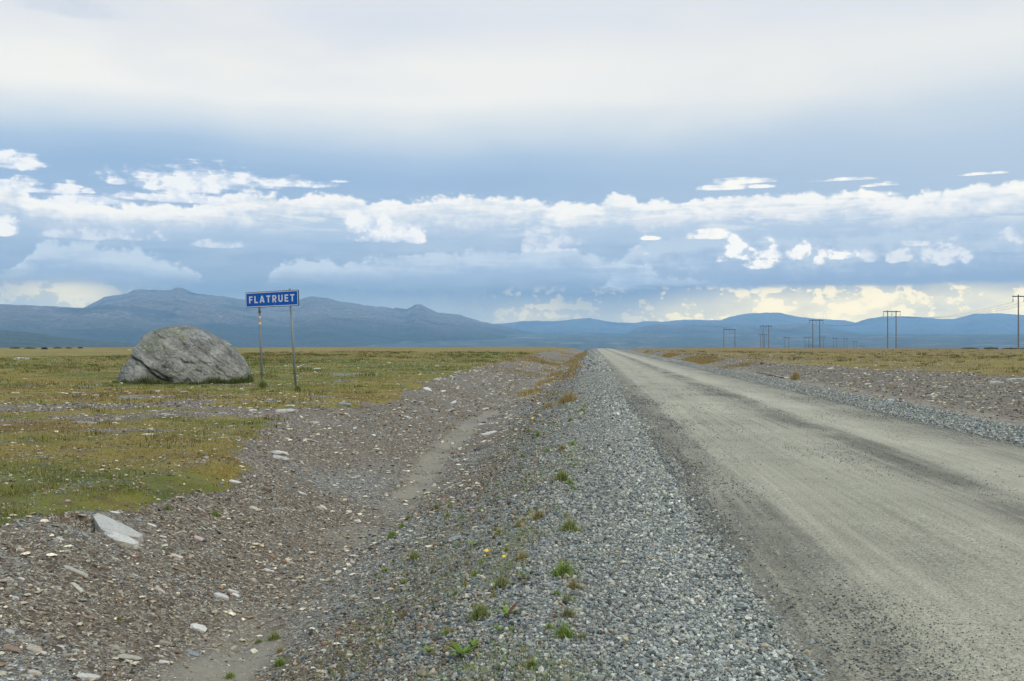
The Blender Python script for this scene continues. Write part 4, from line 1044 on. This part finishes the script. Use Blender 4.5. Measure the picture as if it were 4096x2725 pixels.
# the big split slab low on the left bank
def hull_obj(name, pts, mat, parent=None, bevel=.006):
    bm = bmesh.new()
    for p in pts: bm.verts.new(p)
    bmesh.ops.convex_hull(bm, input=bm.verts)
    bmesh.ops.delete(bm, geom=[v for v in bm.verts if not v.link_faces], context='VERTS')
    bmesh.ops.bevel(bm, geom=list(bm.edges), offset=bevel, segments=2, affect='EDGES', profile=.6)
    bmesh.ops.triangulate(bm, faces=[f for f in bm.faces if len(f.verts) > 4])
    bmesh.ops.subdivide_edges(bm, edges=list(bm.edges), cuts=2, use_grid_fill=True)
    for v in bm.verts:
        v.co += Vector((random.gauss(0, .0012), random.gauss(0, .0012), random.gauss(0, .0012)))
    bmesh.ops.recalc_face_normals(bm, faces=bm.faces)
    me = bpy.data.meshes.new(name); bm.to_mesh(me); bm.free()
    return link(name, me, mat, parent)
def big_slab():
    c = on_ground(*Z4(640, 775)); d = (c - Vector((0, 0, EYE))).dot(M_CAM @ Vector((0, 0, -1)))
    def P(zx, zy, dd): return on_depth(*Z4(zx, zy), d + dd)
    eye = Vector((0, 0, EYE))
    def slab(name, ref, outl, th, label):
        A_, B_, C_ = (P(*q) for q in ref); nn = (B_ - A_).cross(C_ - A_).normalized()
        pts = []
        for (x, y) in outl:
            r_ = ray(*Z4(x, y)); p = eye + r_ * ((A_ - eye).dot(nn) / r_.dot(nn)) - c
            pts.append(p); pts.append(p + Vector(th) + Vector((random.uniform(-.01, .01), 0, 0)))
        o = hull_obj(name, pts, STONE['white'], bevel=.008); o.location = c
        return tag(o, label, 'stone slab')
    slab('white_slab', [(520, 640, .32), (795, 750, .30), (640, 752, .0)], [(520, 645), (540, 630), (570, 636), (640, 672), (720, 706), (797, 750), (772, 766), (690, 756), (600, 742), (560, 715)], (.012, .01, -.13), 'big tilted white stone slab with a dark hollow under its raised left end')
    slab('white_slab', [(575, 738, -.02), (775, 795, .0), (650, 785, -.10)], [(575, 738), (640, 733), (720, 760), (778, 795), (745, 806), (690, 790), (635, 778)], (.0, .01, -.06), 'lower flat white slab broken off in front of the big tilted one')
big_slab()

# ------------------------------------------------------------------ the boulder
def boulder():
    D0 = 41.6
    prof = [(1300, 705, 722), (1303, 672, 745), (1308, 641, 766), (1326, 588, 805), (1337, 572, 822), (1355, 552, 862), (1382, 541, 905), (1397, 532, 922), (1415, 528, 938), (1433, 526, 951), (1455, 512, 967), (1468, 503, 974), (1486, 492, 982), (1510, 483, 992), (1530, 478, 998), (1548, 474, 1004), (1575, 470, 1012)]
    xc = 738.0
    base = on_depth(xc, 1545, D0); base.z = float(height(base.x, base.y))
    fw = Vector((-math.sin(YAW), math.cos(YAW), 0)); rt = Vector((math.cos(YAW), math.sin(YAW), 0))
    zs = np.array([EYE - (p[0] - 1375) / FPX * D0 for p in prof]); xl = np.array([(p[1] - xc) * D0 / FPX for p in prof]); xr = np.array([(p[2] - xc) * D0 / FPX for p in prof])
    o = zs.argsort(); zs, xl, xr = zs[o], xl[o], xr[o]
    top, bot = zs[-1], zs[0]; shift = (xc - CX) / FPX * 1.2
    nz, na = 150, 420
    V = []
    ts = np.linspace(0, 1, nz)
    zz = bot + (top - bot) * np.sin(ts * math.pi / 2)
    for z in zz:
        L, Rr = np.interp(z, zs, xl), np.interp(z, zs, xr)
        f = max(0.0, 1 - ((z - bot) / (top - bot)) ** 2.2) ** .5
        c, h = (L + Rr) / 2, (Rr - L) / 2
        a = np.linspace(0, 2 * math.pi, na, endpoint=False)
        ex = .72
        ca = np.sign(np.cos(a)) * np.abs(np.cos(a)) ** ex; sa = np.sign(np.sin(a)) * np.abs(np.sin(a)) ** ex
        lean = (z - bot) * .28
        V.append(np.stack([c + ca * h, sa * (1.75 * f + .05) + lean * (1 - f * .2), np.full(na, z)], 1))
    V = np.concatenate(V)
    nrm = V - np.array([0, .3, (top + bot) / 2 - .5]); nrm[:, 2] *= .8; nrm /= np.linalg.norm(nrm, axis=1)[:, None]
    # rough faces and diagonal ribs on the right shoulder
    X, Y, Z = V.T
    def n3(s, sd, o=4): return (fbm(X + Y * .7 + 50, Z * 1.1 - Y * .5 + 20, s, o, sd) + fbm(Y + 90, X * .5 + Z + 10, s, o, sd + 5)) / 2 - .5
    edge = np.clip((top - Z) / .25, 0, 1)
    disp = n3(1.3, 601) * .42 + n3(.45, 611) * .22 + n3(.16, 615, 3) * .09
    dg = (X * .62 + Z * .9)
    rib = np.abs(((dg + n3(.8, 621) * .9) * 2.3) % 1 - .5) * 2
    disp = disp + (rib ** .6 - .5) * .15 * sst(X, .2, 1.0) * sst(Z, .5, 1.2)
    q = np.abs(((dg + n3(1.2, 625) * .3) * 7.5) % 1 - .5) * 2
    disp = disp + (q ** .5 - .5) * .045 * sst(X, .2, .9)
    for (sc_, sd, dp) in ((1.5, 661, .10), (.7, 671, .05)):
        cre = n3(sc_, sd, 3); disp = disp - dp * np.exp(-(cre / (.012 if sc_ > 1 else .016)) ** 2)
    disp = disp + .10 * np.floor((n3(.9, 681, 2) + .5) * 7) / 7 - .05
    disp = disp + .07
    front = sst(-Y, .1, .7)
    # the split running down from the left side; the lower left piece stands forward of it
    line = np.interp(X, [-2.4, -1.95, -1.45, -.9, -.5, 0.2], [1.25, 1.12, .95, .48, .22, -.1]) + n3(.3, 631) * .15
    dd = Z - line
    disp = disp + front * np.where(dd < 0, .10 * sst(X, .2, -.6), 0)
    disp = disp - front * .16 * np.exp(-(dd / .05) ** 2) * sst(X, .3, -.2)
    # hollow overhang low in the middle
    disp = disp - front * .22 * np.exp(-((X + .1) / .5) ** 2 - ((Z - .12) / .22) ** 2)
    V = V + nrm * (disp * (.25 + .75 * edge))[:, None] * np.array([.55, 1, .5])
    q = grid_faces(nz, na, True)
    c0 = len(V); V = np.vstack([V, V[-na:].mean(0)[None] + np.array([[0, 0, .01]])])
    t = np.stack([np.full(na, c0), (nz - 1) * na + np.arange(na), (nz - 1) * na + (np.arange(na) + 1) % na], 1)
    crackm = np.exp(-(dd / .075) ** 2) * sst(X, .3, -.2) * front
    lich = sst(n3(.7, 641) + sst(Z, 1.2, 2.3) * .16 - np.abs(X + .9) * .10, -.02, .06)
    C = np.stack([crackm, lich * sst(Z, .9, 1.6), sst(n3(.35, 651), .03, .10)], 1); C = np.vstack([C, C[-1:]])
    me = np_mesh('boulder', V, q, t, {'Marks': C}, True)
    m, g, b = new_mat('boulder_stone'); co = objco(g)
    mk = g.node('ShaderNodeAttribute', attribute_name='Marks'); sp = g.node('ShaderNodeSeparateColor'); g.nt.links.new(mk.outputs['Color'], sp.inputs[0])
    cr, li, pt = (E(g, sp.outputs[i]) for i in range(3))
    n1 = g.noise(co, 1.1, 7, .6, .3); n2 = g.noise(co, 7.0, 7, .7); n3_ = g.noise(co, 40.0, 4, .7)
    mp = g.node('ShaderNodeMapping'); g.nt.links.new(co, mp.inputs[0]); mp.inputs['Scale'].default_value = (2.6, 2.6, .8)
    st = g.noise(mp.outputs[0], 2.2, 6, .65)
    c = g.ramp(n1 * 0.55 + n2 * 0.45, [(.37, (.09, .086, .074)), (.44, (.22, .212, .18)), (.51, (.34, .33, .29)), (.60, (.50, .48, .42))])
    c = g.mix(g.sm(st, .54, .68) * 0.5, c, (.09, .09, .078))
    c = g.mix(g.sm(n2, .56, .64) * 0.8, c, (.05, .05, .048))
    c = g.mix(g.sm(n2 + (n3_ - 0.5) * 0.3, .42, .34) * 0.55, c, (.42, .40, .36))
    c = g.mix((li * g.sm(n2, .44, .56) * 0.6).clamp(), c, (.22, .22, .10))
    dv, _ = g.vor(co, 5.5); c = g.mix(g.sm(dv + (n3_ - 0.5) * 0.3, .34, .22) * (pt * 0.8 + 0.12), c, (.46, .50, .38))
    sx_ = g.node('ShaderNodeSeparateXYZ'); g.nt.links.new(co, sx_.inputs[0]); bx_, by_, bz_ = (E(g, sx_.outputs[i]) for i in range(3))
    vein = g.m('ABSOLUTE', g.noise(g.xyz(bx_ * 0.62 + bz_ * 0.9, by_ * 0.5, bx_ * 0.15), 2.6, 5, .6) - 0.5)
    c = g.mix(g.sm(vein, .018, .0) * 0.55, c, (.035, .035, .03))
    c = g.mix(cr * 0.9, c, (.035, .03, .018))
    c = g.mix(1.0, c, g.ramp(n3_, [(.3, (.78, .78, .78)), (.7, (1.2, 1.2, 1.2))]), 'MULTIPLY')
    g.put(b.inputs['Base Color'], g.mix(1.0, c, (.88, .84, .76), 'MULTIPLY')); bump_to(g, b, n1 + n2 * 1.2 + n3_ * 0.4, 1.0, .14)
    M = Matrix(((rt.x, fw.x, 0), (rt.y, fw.y, 0), (0, 0, 1))).to_4x4()
    M.translation = Vector((base.x, base.y, 0)) + fw * 1.2 + rt * shift
    me.transform(Matrix.Translation((0, 0, -base.z)))
    ob = link('boulder', me, m); ob.matrix_world = M @ Matrix.Translation((0, 0, base.z)) if False else Matrix.Translation((0, 0, base.z)) @ M
    tag(ob, 'huge rounded grey boulder with lichen and a split lower left corner on the heath', 'boulder')
    # long dark grass round its foot
    parts = []
    n = 9000
    a = RNG.uniform(math.pi * .94, math.pi * 2.06, n)
    ca = np.sign(np.cos(a)) * np.abs(np.cos(a)) ** .75; sa = np.sign(np.sin(a)) * np.abs(np.sin(a)) ** .75
    k = RNG.uniform(1.0, 1.16, n)
    lx = .02 + ca * np.where(ca > 0, 2.44, 2.55) * k; ly = sa * 1.72 * k + .05
    wx = base.x + fw.x * (1.2 + ly) + rt.x * (lx + shift); wy = base.y + fw.y * (1.2 + ly) + rt.y * (lx + shift)
    hh = np.interp(lx, [-2.8, -2.4, -1.6, -.9, -.2, .5, 1.2, 1.9, 2.4, 2.9], [.16, .12, .42, .52, .42, .34, .32, .44, .56, .5]) * RNG.uniform(.4, 1.15, n) * (.15 + 1.5 * vn(wx, wy, .45, 661) * vn(wx, wy, 1.3, 663) + .3 * RNG.random(n))
    cc = np.array([(.075, .105, .028), (.115, .145, .04), (.045, .065, .018), (.20, .17, .07)])[RNG.integers(0, 4, n)] * RNG.uniform(.7, 1.3, (n, 1))
    parts.append(blades(wx, wy, np.maximum(hh, .03), np.full(n, .014), cc, .45))
    o = link('long_grass', blade_mesh('long_grass', parts), MAT['blade'])
    tag(o, 'long dark green grass fringing the foot of the boulder', 'grass', kind='stuff')
boulder()

# ------------------------------------------------------------------ the place name sign
def sign():
    dl, dr_ = 38.7, 37.2
    TL, TR, BL, BR = on_depth(980, 1171, dl), on_depth(1193, 1159, dr_), on_depth(984, 1233, dl), on_depth(1195, 1223, dr_)
    u = ((BR - BL) + (TR - TL)).normalized(); v = ((TL - BL) + (TR - BR)).normalized(); n = u.cross(v).normalized(); v = n.cross(u)
    W = ((BR - BL).length + (TR - TL).length) / 2; H = ((TL - BL).length + (TR - BR).length) / 2
    cen = (TL + TR + BL + BR) / 4
    gp = (on_ground(1050, 1548) + on_ground(1186, 1563)) / 2
    root = bpy.data.objects.new('place_name_sign', None); COL.objects.link(root)
    c0 = Vector((cen.x, cen.y, float(height(cen.x, cen.y)))); root.location = c0
    tag(root, 'blue place name sign reading FLATRUET on two leaning grey metal posts', 'road sign')
    F = Matrix((u, v, n)).transposed().to_4x4(); F.translation = cen - c0
    blue = mat_plain('sign_blue', (.002, .095, .41), .65, 0, 6, .10, .2); white = mat_plain('sign_white', (.62, .62, .62), .45, 0, 8, .08, .5); edge = mat_plain('sign_edge', (.015, .025, .045), .5)
    metal = mat_plain('galvanised_post', (.20, .205, .195), .55, .15, 14, .35)
    def rrect(w, h, r, z, t, name, mat, parent, hole=None):
        bm = bmesh.new()
        def ring(w, h, r):
            P = []
            for (cx, cy, a0) in ((w / 2 - r, h / 2 - r, 0), (-w / 2 + r, h / 2 - r, 90), (-w / 2 + r, -h / 2 + r, 180), (w / 2 - r, -h / 2 + r, 270)):
                for k in range(7): a = R(a0 + k * 15); P.append((cx + math.cos(a) * r, cy + math.sin(a) * r))
            return P
        A = [bm.verts.new((x, y, z)) for x, y in ring(w, h, r)]; B = [bm.verts.new((x, y, z - t)) for x, y in ring(w, h, r)]; N = len(A)
        for k in range(N): bm.faces.new((A[k], B[k], B[(k + 1) % N], A[(k + 1) % N]))
        if hole:
            w2, h2, r2 = hole
            C = [bm.verts.new((x, y, z)) for x, y in ring(w2, h2, r2)]; D = [bm.verts.new((x, y, z - t)) for x, y in ring(w2, h2, r2)]
            for k in range(N):
                bm.faces.new((A[k], A[(k + 1) % N], C[(k + 1) % N], C[k])); bm.faces.new((C[k], C[(k + 1) % N], D[(k + 1) % N], D[k])); bm.faces.new((B[(k + 1) % N], B[k], D[k], D[(k + 1) % N]))
        else:
            bm.faces.new(A); bm.faces.new(B[::-1])
        bmesh.ops.recalc_face_normals(bm, faces=bm.faces)
        me = bpy.data.meshes.new(name); bm.to_mesh(me); bm.free()
        o = link(name, me, mat, parent); return o
    bd = rrect(W, H, .05, 0, .03, 'sign_board', edge, root); bd.matrix_local = F
    fc = rrect(W - .035, H - .035, .045, .004, .003, 'sign_face', blue, bd)
    br = rrect(W - .04, H - .04, .045, .007, .0025, 'white_border', white, bd, (W - .10, H - .10, .025))
    # lettering: strokes as solid polygons on a 0..1 tall grid
    s = .19
    def line(p, q, w=s):
        p, q = Vector(p), Vector(q); d = (q - p).normalized(); nn = Vector((-d.y, d.x)) * w / 2
        return [p + nn, p - nn, q - nn, q + nn]
    def arc(cx, cy, rx, ry, a0, a1, w=s, N=14):
        out = []
        for k in range(N):
            A0, A1 = R(a0 + (a1 - a0) * k / N), R(a0 + (a1 - a0) * (k + 1) / N)
            P = lambda a, q: Vector((cx + math.cos(a) * (rx + q), cy + math.sin(a) * (ry + q)))
            out.append([P(A0, w / 2), P(A0, -w / 2), P(A1, -w / 2), P(A1, w / 2)])
        return out
    h = s / 2
    G_ = {'F': (.56, [line((h, 0), (h, 1)), line((s, 1 - h), (.56, 1 - h)), line((s, .5), (.50, .5))]),
          'L': (.54, [line((h, 0), (h, 1)), line((s, h), (.54, h))]),
          'A': (.78, [line((.09, 0), (.39 - .02, 1)), line((.69, 0), (.39 + .02, 1)), line((.2, .27), (.58, .27), .16)]),
          'T': (.64, [line((0, 1 - h), (.64, 1 - h)), line((.32, 0), (.32, 1 - s))]),
          'R': (.64, [line((h, 0), (h, 1)), line((s, 1 - h), (.36, 1 - h)), line((s, .44), (.36, .44))] + arc(.36, .672, .19, .2325, -90, 90) + [line((.34, .40), (.55, 0), s)]),
          'U': (.68, [line((h, .30), (h, 1)), line((.68 - h, .30), (.68 - h, 1))] + arc(.34, .32, .245, .225, 180, 360)),
          'E': (.56, [line((h, 0), (h, 1)), line((s, 1 - h), (.56, 1 - h)), line((s, .5), (.52, .5)), line((s, h), (.56, h))])}
    word = 'FLATRUET'; gap = .30
    adv = sum(G_[c][0] for c in word) + gap * 7
    # in the photograph the word runs from 7% to 93% of the board and is 47% of its height
    LW = W * .855; LH = H * .45; sx = LW / adv
    x = -LW / 2; zt = 0
    for c in word:
        bm = bmesh.new()
        for k, poly in enumerate(G_[c][1]):
            z = .0065 + (k % 5) * .00035
            A = [bm.verts.new((x + p[0] * sx, (p[1] - .47) * LH, z)) for p in poly]; bm.faces.new(A)
            B = [bm.verts.new((x + p[0] * sx, (p[1] - .47) * LH, .0042)) for p in poly]
            for j in range(4): bm.faces.new((A[j], A[(j + 1) % 4], B[(j + 1) % 4], B[j]))
        bmesh.ops.recalc_face_normals(bm, faces=bm.faces)
        me = bpy.data.meshes.new('letter'); bm.to_mesh(me); bm.free()
        link('letter', me, white, bd)
        x += (G_[c][0] + gap) * sx
    # a faint lighter smudge under the R, as a worn round sticker
    bm = bmesh.new(); bmesh.ops.create_circle(bm, cap_ends=True, segments=20, radius=.05, matrix=Matrix.Translation((W * .06, -H * .36, .0055)))
    me = bpy.data.meshes.new('worn_sticker'); bm.to_mesh(me); bm.free(); link('worn_sticker', me, mat_plain('worn_sticker', (.03, .13, .48), .5), bd)
    def post(tx, ty, bx, by, dt, over, name='post'):
        T_ = on_depth(tx, ty, dt); g0 = on_ground(bx, by); Bt = on_depth(bx, by, dt); Bt.z -= .25
        c = bpy.data.meshes.new(name); bm = bmesh.new()
        axis = (T_ - Bt); L = axis.length; q = axis.to_track_quat('Z', 'Y').to_matrix().to_4x4(); q.translation = (T_ + Bt) / 2 - c0
        bmesh.ops.create_cone(bm, cap_ends=True, segments=20, radius1=.045, radius2=.045, depth=L, matrix=q)
        for f in bm.faces: f.smooth = len(f.verts) == 4
        bm.to_mesh(c); bm.free(); return link(name, c, metal, root), q, L
    off = n * -.06
    p1, q1, L1_ = post(1036, 1172, 1050, 1548, dl - .16, 0)
    p2, q2, L2_ = post(1159, 1154, 1186, 1563, dr_ + .46, 0)
    # clamps behind the board
    for (q, L) in ((q1, L1_), (q2, L2_)):
        for f in (.05, .125):
            bm = bmesh.new(); bmesh.ops.create_cube(bm, size=1, matrix=q @ Matrix.Translation((0, 0, L * (.5 - f - .01))) @ Matrix.Diagonal((.13, .11, .03, 1)))
            me = bpy.data.meshes.new('clamp'); bm.to_mesh(me); bm.free(); link('clamp', me, metal, root)
    # stickers on the left post
    cols = [((.10, .10, .10), 246, 20, 'dark sticker scrap'), ((.62, .60, .55), 283, 17, 'round white sticker'), ((.60, .33, .03), 303, 20, 'yellow sticker'), ((.6, .6, .58), 324, 16, 'torn white sticker')]
    for i, (cc, yy, hh, lab) in enumerate(cols):
        py = 1100 + yy / 1.6836; f = (py - 1170) / (1548 - 1170)
        zl = L1_ * .5 - f * (L1_ - .25)
        bm = bmesh.new(); bmesh.ops.create_cone(bm, cap_ends=False, segments=20, radius1=.0475, radius2=.0475, depth=hh / 1.6836 / FPX * dl, matrix=q1 @ Matrix.Translation((0, 0, zl)))
        me = bpy.data.meshes.new('sticker'); bm.to_mesh(me); bm.free(); st = link('sticker', me, mat_plain('sticker', cc, .6), p1); st['label'] = lab
    for (px, py, w, l) in ((1052, 1552, 46, 'dark grass tuft at the foot of the left sign post'), (1190, 1562, 30, 'smaller grass tuft at the foot of the right sign post')):
        tuft(px, py, w, 'mix', l, None, 500, tall=1.2)
sign()

# ------------------------------------------------------------------ power line
wood = mat_plain('pole_wood', (.17, .135, .105), .85, 0, 3, .4); armm = mat_plain('crossarm_steel', (.035, .045, .055), .6)
insm = mat_plain('insulator', (.03, .035, .03), .35); wirem = mat_plain('conductor', (.12, .12, .12), .5)
HP = 15.0
def cyl(bm, a, b, r1, r2, seg=10):
    ax = b - a; q = ax.to_track_quat('Z', 'Y').to_matrix().to_4x4(); q.translation = (a + b) / 2
    bmesh.ops.create_cone(bm, cap_ends=True, segments=seg, radius1=r1, radius2=r2, depth=ax.length, matrix=q)
def part_from(bm, name, mat, parent):
    me = bpy.data.meshes.new(name); bm.to_mesh(me); bm.free(); return link(name, me, mat, parent)
def hframe(xl, yl, xr, yr, dist, label, grp, over=.53, ins=True, base=None, rise=.5, tall=0):
    """two poles seen at xl and xr with their tops at yl, yr"""
    k = dist
    TL, TR = on_depth(xl, yl, k), on_depth(xr, yr, k)
    fw = Vector((-math.sin(YAW), math.cos(YAW), 0))
    mid = (TL + TR) / 2
    gz = float(height(mid.x, mid.y))
    root = bpy.data.objects.new('power_pole', None); COL.objects.link(root); root.location = (mid.x, mid.y, gz); tag(root, label, 'power pole', grp)
    o = Vector((mid.x, mid.y, gz)); r = .16 + dist * .00006
    for T_ in (TL, TR):
        bm = bmesh.new(); g_ = float(height(T_.x, T_.y)); cyl(bm, Vector((T_.x, T_.y, g_ - .5)) - o, T_ - o, r * 1.25, r * .85)
        part_from(bm, 'pole', wood, root)
    d = (TR - TL).normalized(); sp = (TR - TL).length
    A, B = TL - d * sp * over - Vector((0, 0, rise)), TR + d * sp * over - Vector((0, 0, rise))
    bm = bmesh.new(); ang = math.atan2(d.y, d.x)
    M = Matrix.Translation((A + B) / 2 - o) @ (d.to_track_quat('X', 'Z').to_matrix().to_4x4()) @ Matrix.Diagonal(((B - A).length, .30, .26 + dist * .0001, 1))
    bmesh.ops.create_cube(bm, size=1, matrix=M)
    part_from(bm, 'crossarm', armm, root)
    tips = []
    for P_ in (A + d * .15, (A + B) / 2, B - d * .15):
        t = P_ - Vector((0, 0, 1.55))
        if ins:
            bm = bmesh.new(); cyl(bm, t - o, P_ - o, .05, .05, 6)
            for j in range(6): cyl(bm, t + Vector((0, 0, .1 + j * .13)) - o, t + Vector((0, 0, .16 + j * .13)) - o, .14, .14, 8)
            part_from(bm, 'insulator', insm, root)
        tips.append(t)
    return tips
PG = None
Pz = lambda x: 2700 + x / 1.6884
Qz = lambda y: 1100 + y / 1.6884
t1 = hframe(Pz(2319), Qz(133), Pz(2319) + 45, Qz(133), 278, 'nearest wooden power pole at the right edge, tallest against the bright sky', None, .53)
t2 = hframe(Pz(1436), Qz(239), Pz(1493), Qz(239), 372, 'tall twin power pole right of centre rising above the low hills', None)
t3 = hframe(Pz(930), Qz(299), Pz(977), Qz(299), 455, 'twin power pole left of the tall one, arm just above the hill line', None)
t4 = hframe(Pz(595), Qz(339), Pz(633), Qz(339), 530, 'twin power pole left of the middle, in front of the flat hill', None)
t5 = hframe(Pz(330), Qz(362), Pz(405), Qz(365), 560, 'widest set twin power pole, leftmost, shaped like a gate', None, .03)
hframe(Pz(577), Qz(398), Pz(605), Qz(398), 800, 'lower twin power pole partly behind the one left of the middle', None)
hframe(Pz(743), Qz(418), Pz(769), Qz(421), 850, 'small twin power pole with a sloping arm between two taller ones', None, .4)
hframe(Pz(879), Qz(419), Pz(903), Qz(419), 900, 'small twin power pole just left of the one above the hill line', None)
hframe(Pz(981), Qz(416), Pz(1004), Qz(416), 940, 'small twin power pole just right of the one above the hill line', None, .4)
for (a, b, y, d, l) in ((1072, 1092, 426, 1060, 'tiny twin power pole, left one of a close pair in the valley haze'), (1143, 1161, 426, 1120, 'tiny twin power pole, right one of a close pair in the valley haze'),
                        (1207, 1224, 446, 1270, 'tiny low twin power pole further right in the valley haze'), (1255, 1275, 479, 1500, 'faintest twin power pole just showing over the heath')):
    hframe(Pz(a), Qz(y), Pz(b), Qz(y), d, l, None, .5, False)
def wire(a, b, sag, label):
    P = []
    for k in range(31):
        t = k / 30; P.append(a.lerp(b, t) - Vector((0, 0, 4 * sag * t * (1 - t))))
    tag(link('power_line', tube('power_line', P, .024), wirem), label, 'power line')
for A_, B_, l in ((t1, t2, 'between the nearest power pole and the tall twin pole'), (t2, t3, 'between the tall twin pole and the next one left'), (t3, t4, 'between the pole above the hill line and the next left'), (t4, t5, 'running down to the gate shaped pole')):
    for p, q, w_ in zip(A_, B_, ('left', 'middle', 'right')): wire(p, q, 2.2, w_ + ' of three thin wires ' + l)

# ------------------------------------------------------------------ bushes on the skyline
def bush(px, py, wpx, hpx, dist, label, n=700, group=None):
    c = on_depth(px, py, dist); c.z = float(height(c.x, c.y)); w = wpx / FPX * dist; h = hpx / FPX * dist * .6 + .12
    p = RNG.normal(size=(n, 3)); p /= np.linalg.norm(p, axis=1)[:, None]; p *= RNG.uniform(.45, 1.0, (n, 1))
    lump = .7 + .5 * vn(p[:, 0] * 3 + px, p[:, 1] * 3, 1.0, 701)
    P = np.stack([p[:, 0] * w * .5, p[:, 1] * w * .3, np.abs(p[:, 2]) * h * lump], 1)
    s = .12 + h * .10
    d1 = RNG.normal(size=(n, 3)); d1 /= np.linalg.norm(d1, axis=1)[:, None]; d2 = np.cross(d1, RNG.normal(size=(n, 3))); d2 /= np.linalg.norm(d2, axis=1)[:, None]
    V = np.stack([P + d1 * s, P + d2 * s * .6, P - d1 * s, P - d2 * s * .6], 1).reshape(-1, 3)
    Q = np.arange(n * 4).reshape(-1, 4)
    col = np.array([(.03, .05, .014), (.045, .06, .02), (.02, .032, .012)])[RNG.integers(0, 3, n)]
    me = np_mesh('bush', V, Q, None, {'Col': np.repeat(col, 4, 0)}); o = link('bush', me, MAT['blade']); o.location = c
    tag(o, label, 'bush', group)
bush(178, 1390, 26, 11, 330, 'dark rounded bush on the skyline left of the boulder, tallest there')
bush(60, 1390, 44, 5, 340, 'low dark bush on the skyline near the left edge')
bush(120, 1391, 50, 4, 340, 'low dark bush just left of the tallest one on the left skyline')
bush(232, 1391, 40, 4, 345, 'flat dark bush right of the tallest one on the left skyline')
bush(322, 1391, 22, 5, 345, 'small dark bush on the skyline nearest the boulder')
bush(275, 1391, 30, 4, 345, 'thin dark bush between two others on the left skyline')
bush(3965, 1399, 60, 8, 300, 'dark bush at the foot of the nearest power pole, left side')
bush(4040, 1400, 70, 6, 300, 'low dark bush directly beneath the nearest power pole', 900)
bush(3880, 1400, 70, 4, 300, 'long flat dark bush left of the nearest power pole')
bush(4093, 1400, 30, 5, 300, 'dark bush cut off by the right edge of the picture')

# ------------------------------------------------------------------ water
water = bpy.data.materials.new('water'); water.use_nodes = True
wb = water.node_tree.nodes['Principled BSDF']; wb.inputs['Base Color'].default_value = (.25, .24, .21, 1); wb.inputs['Roughness'].default_value = .04; wb.inputs['Specular IOR Level'].default_value = .9
def pool(name, pts, z, kind, lift=0.0):
    bm = bmesh.new(); vs = [bm.verts.new((x, y, z if z is not None else float(height(x, y)) + lift)) for x, y in pts]; bm.faces.new(vs)
    bmesh.ops.triangulate(bm, faces=bm.faces)
    me = bpy.data.meshes.new(name); bm.to_mesh(me); bm.free(); tag(link(name, me, water), kind=kind)
def blob(cx, cy, rx, ry, n=40, ang=0, seed=0):
    out = []
    for k in range(n):
        a = 2 * math.pi * k / n; r = 1 + .35 * (float(vn(math.cos(a) * 1.5 + 9, math.sin(a) * 1.5 + seed, .8, 800 + seed)) - .5)
        out.append((cx + math.cos(a) * rx * r, cy + math.sin(a) * ry * r))
    return out
for i, (px, py, rx, ry) in enumerate([(3118, 1504, .34, 5.0), (3058, 1493, .2, 3), (3560, 1600, .28, .9), (3605, 1603, .2, .5)]):
    p = on_ground(px, py); zs = [float(height(x, y)) for x, y in blob(p.x, p.y, rx * .6, ry * .6)]
    pool('puddle', blob(p.x, p.y, rx, ry, seed=i), float(np.mean(zs)) + .02, 'structure')

for i, (px, py, rx, ry, d) in enumerate([(2960, 1383.5, 26, 60, 4300), (3274, 1378.5, 26, 70, 4700), (3215, 1386.5, 16, 40, 4200), (2300, 1371, 14, 40, 4900), (2395, 1388, 30, 40, 2200)]):
    c = on_depth(px, py, d); fw = Vector((-math.sin(YAW), math.cos(YAW), 0)); rt = Vector((math.cos(YAW), math.sin(YAW), 0))
    rx = rx / FPX * d
    pts = [(c.x + rt.x * a + fw.x * b, c.y + rt.y * a + fw.y * b) for a, b in blob(0, 0, rx, ry * 2.5, seed=10 + i)]
    pool('lake', pts, max(float(height(x, y)) for x, y in pts) + .3, 'structure')
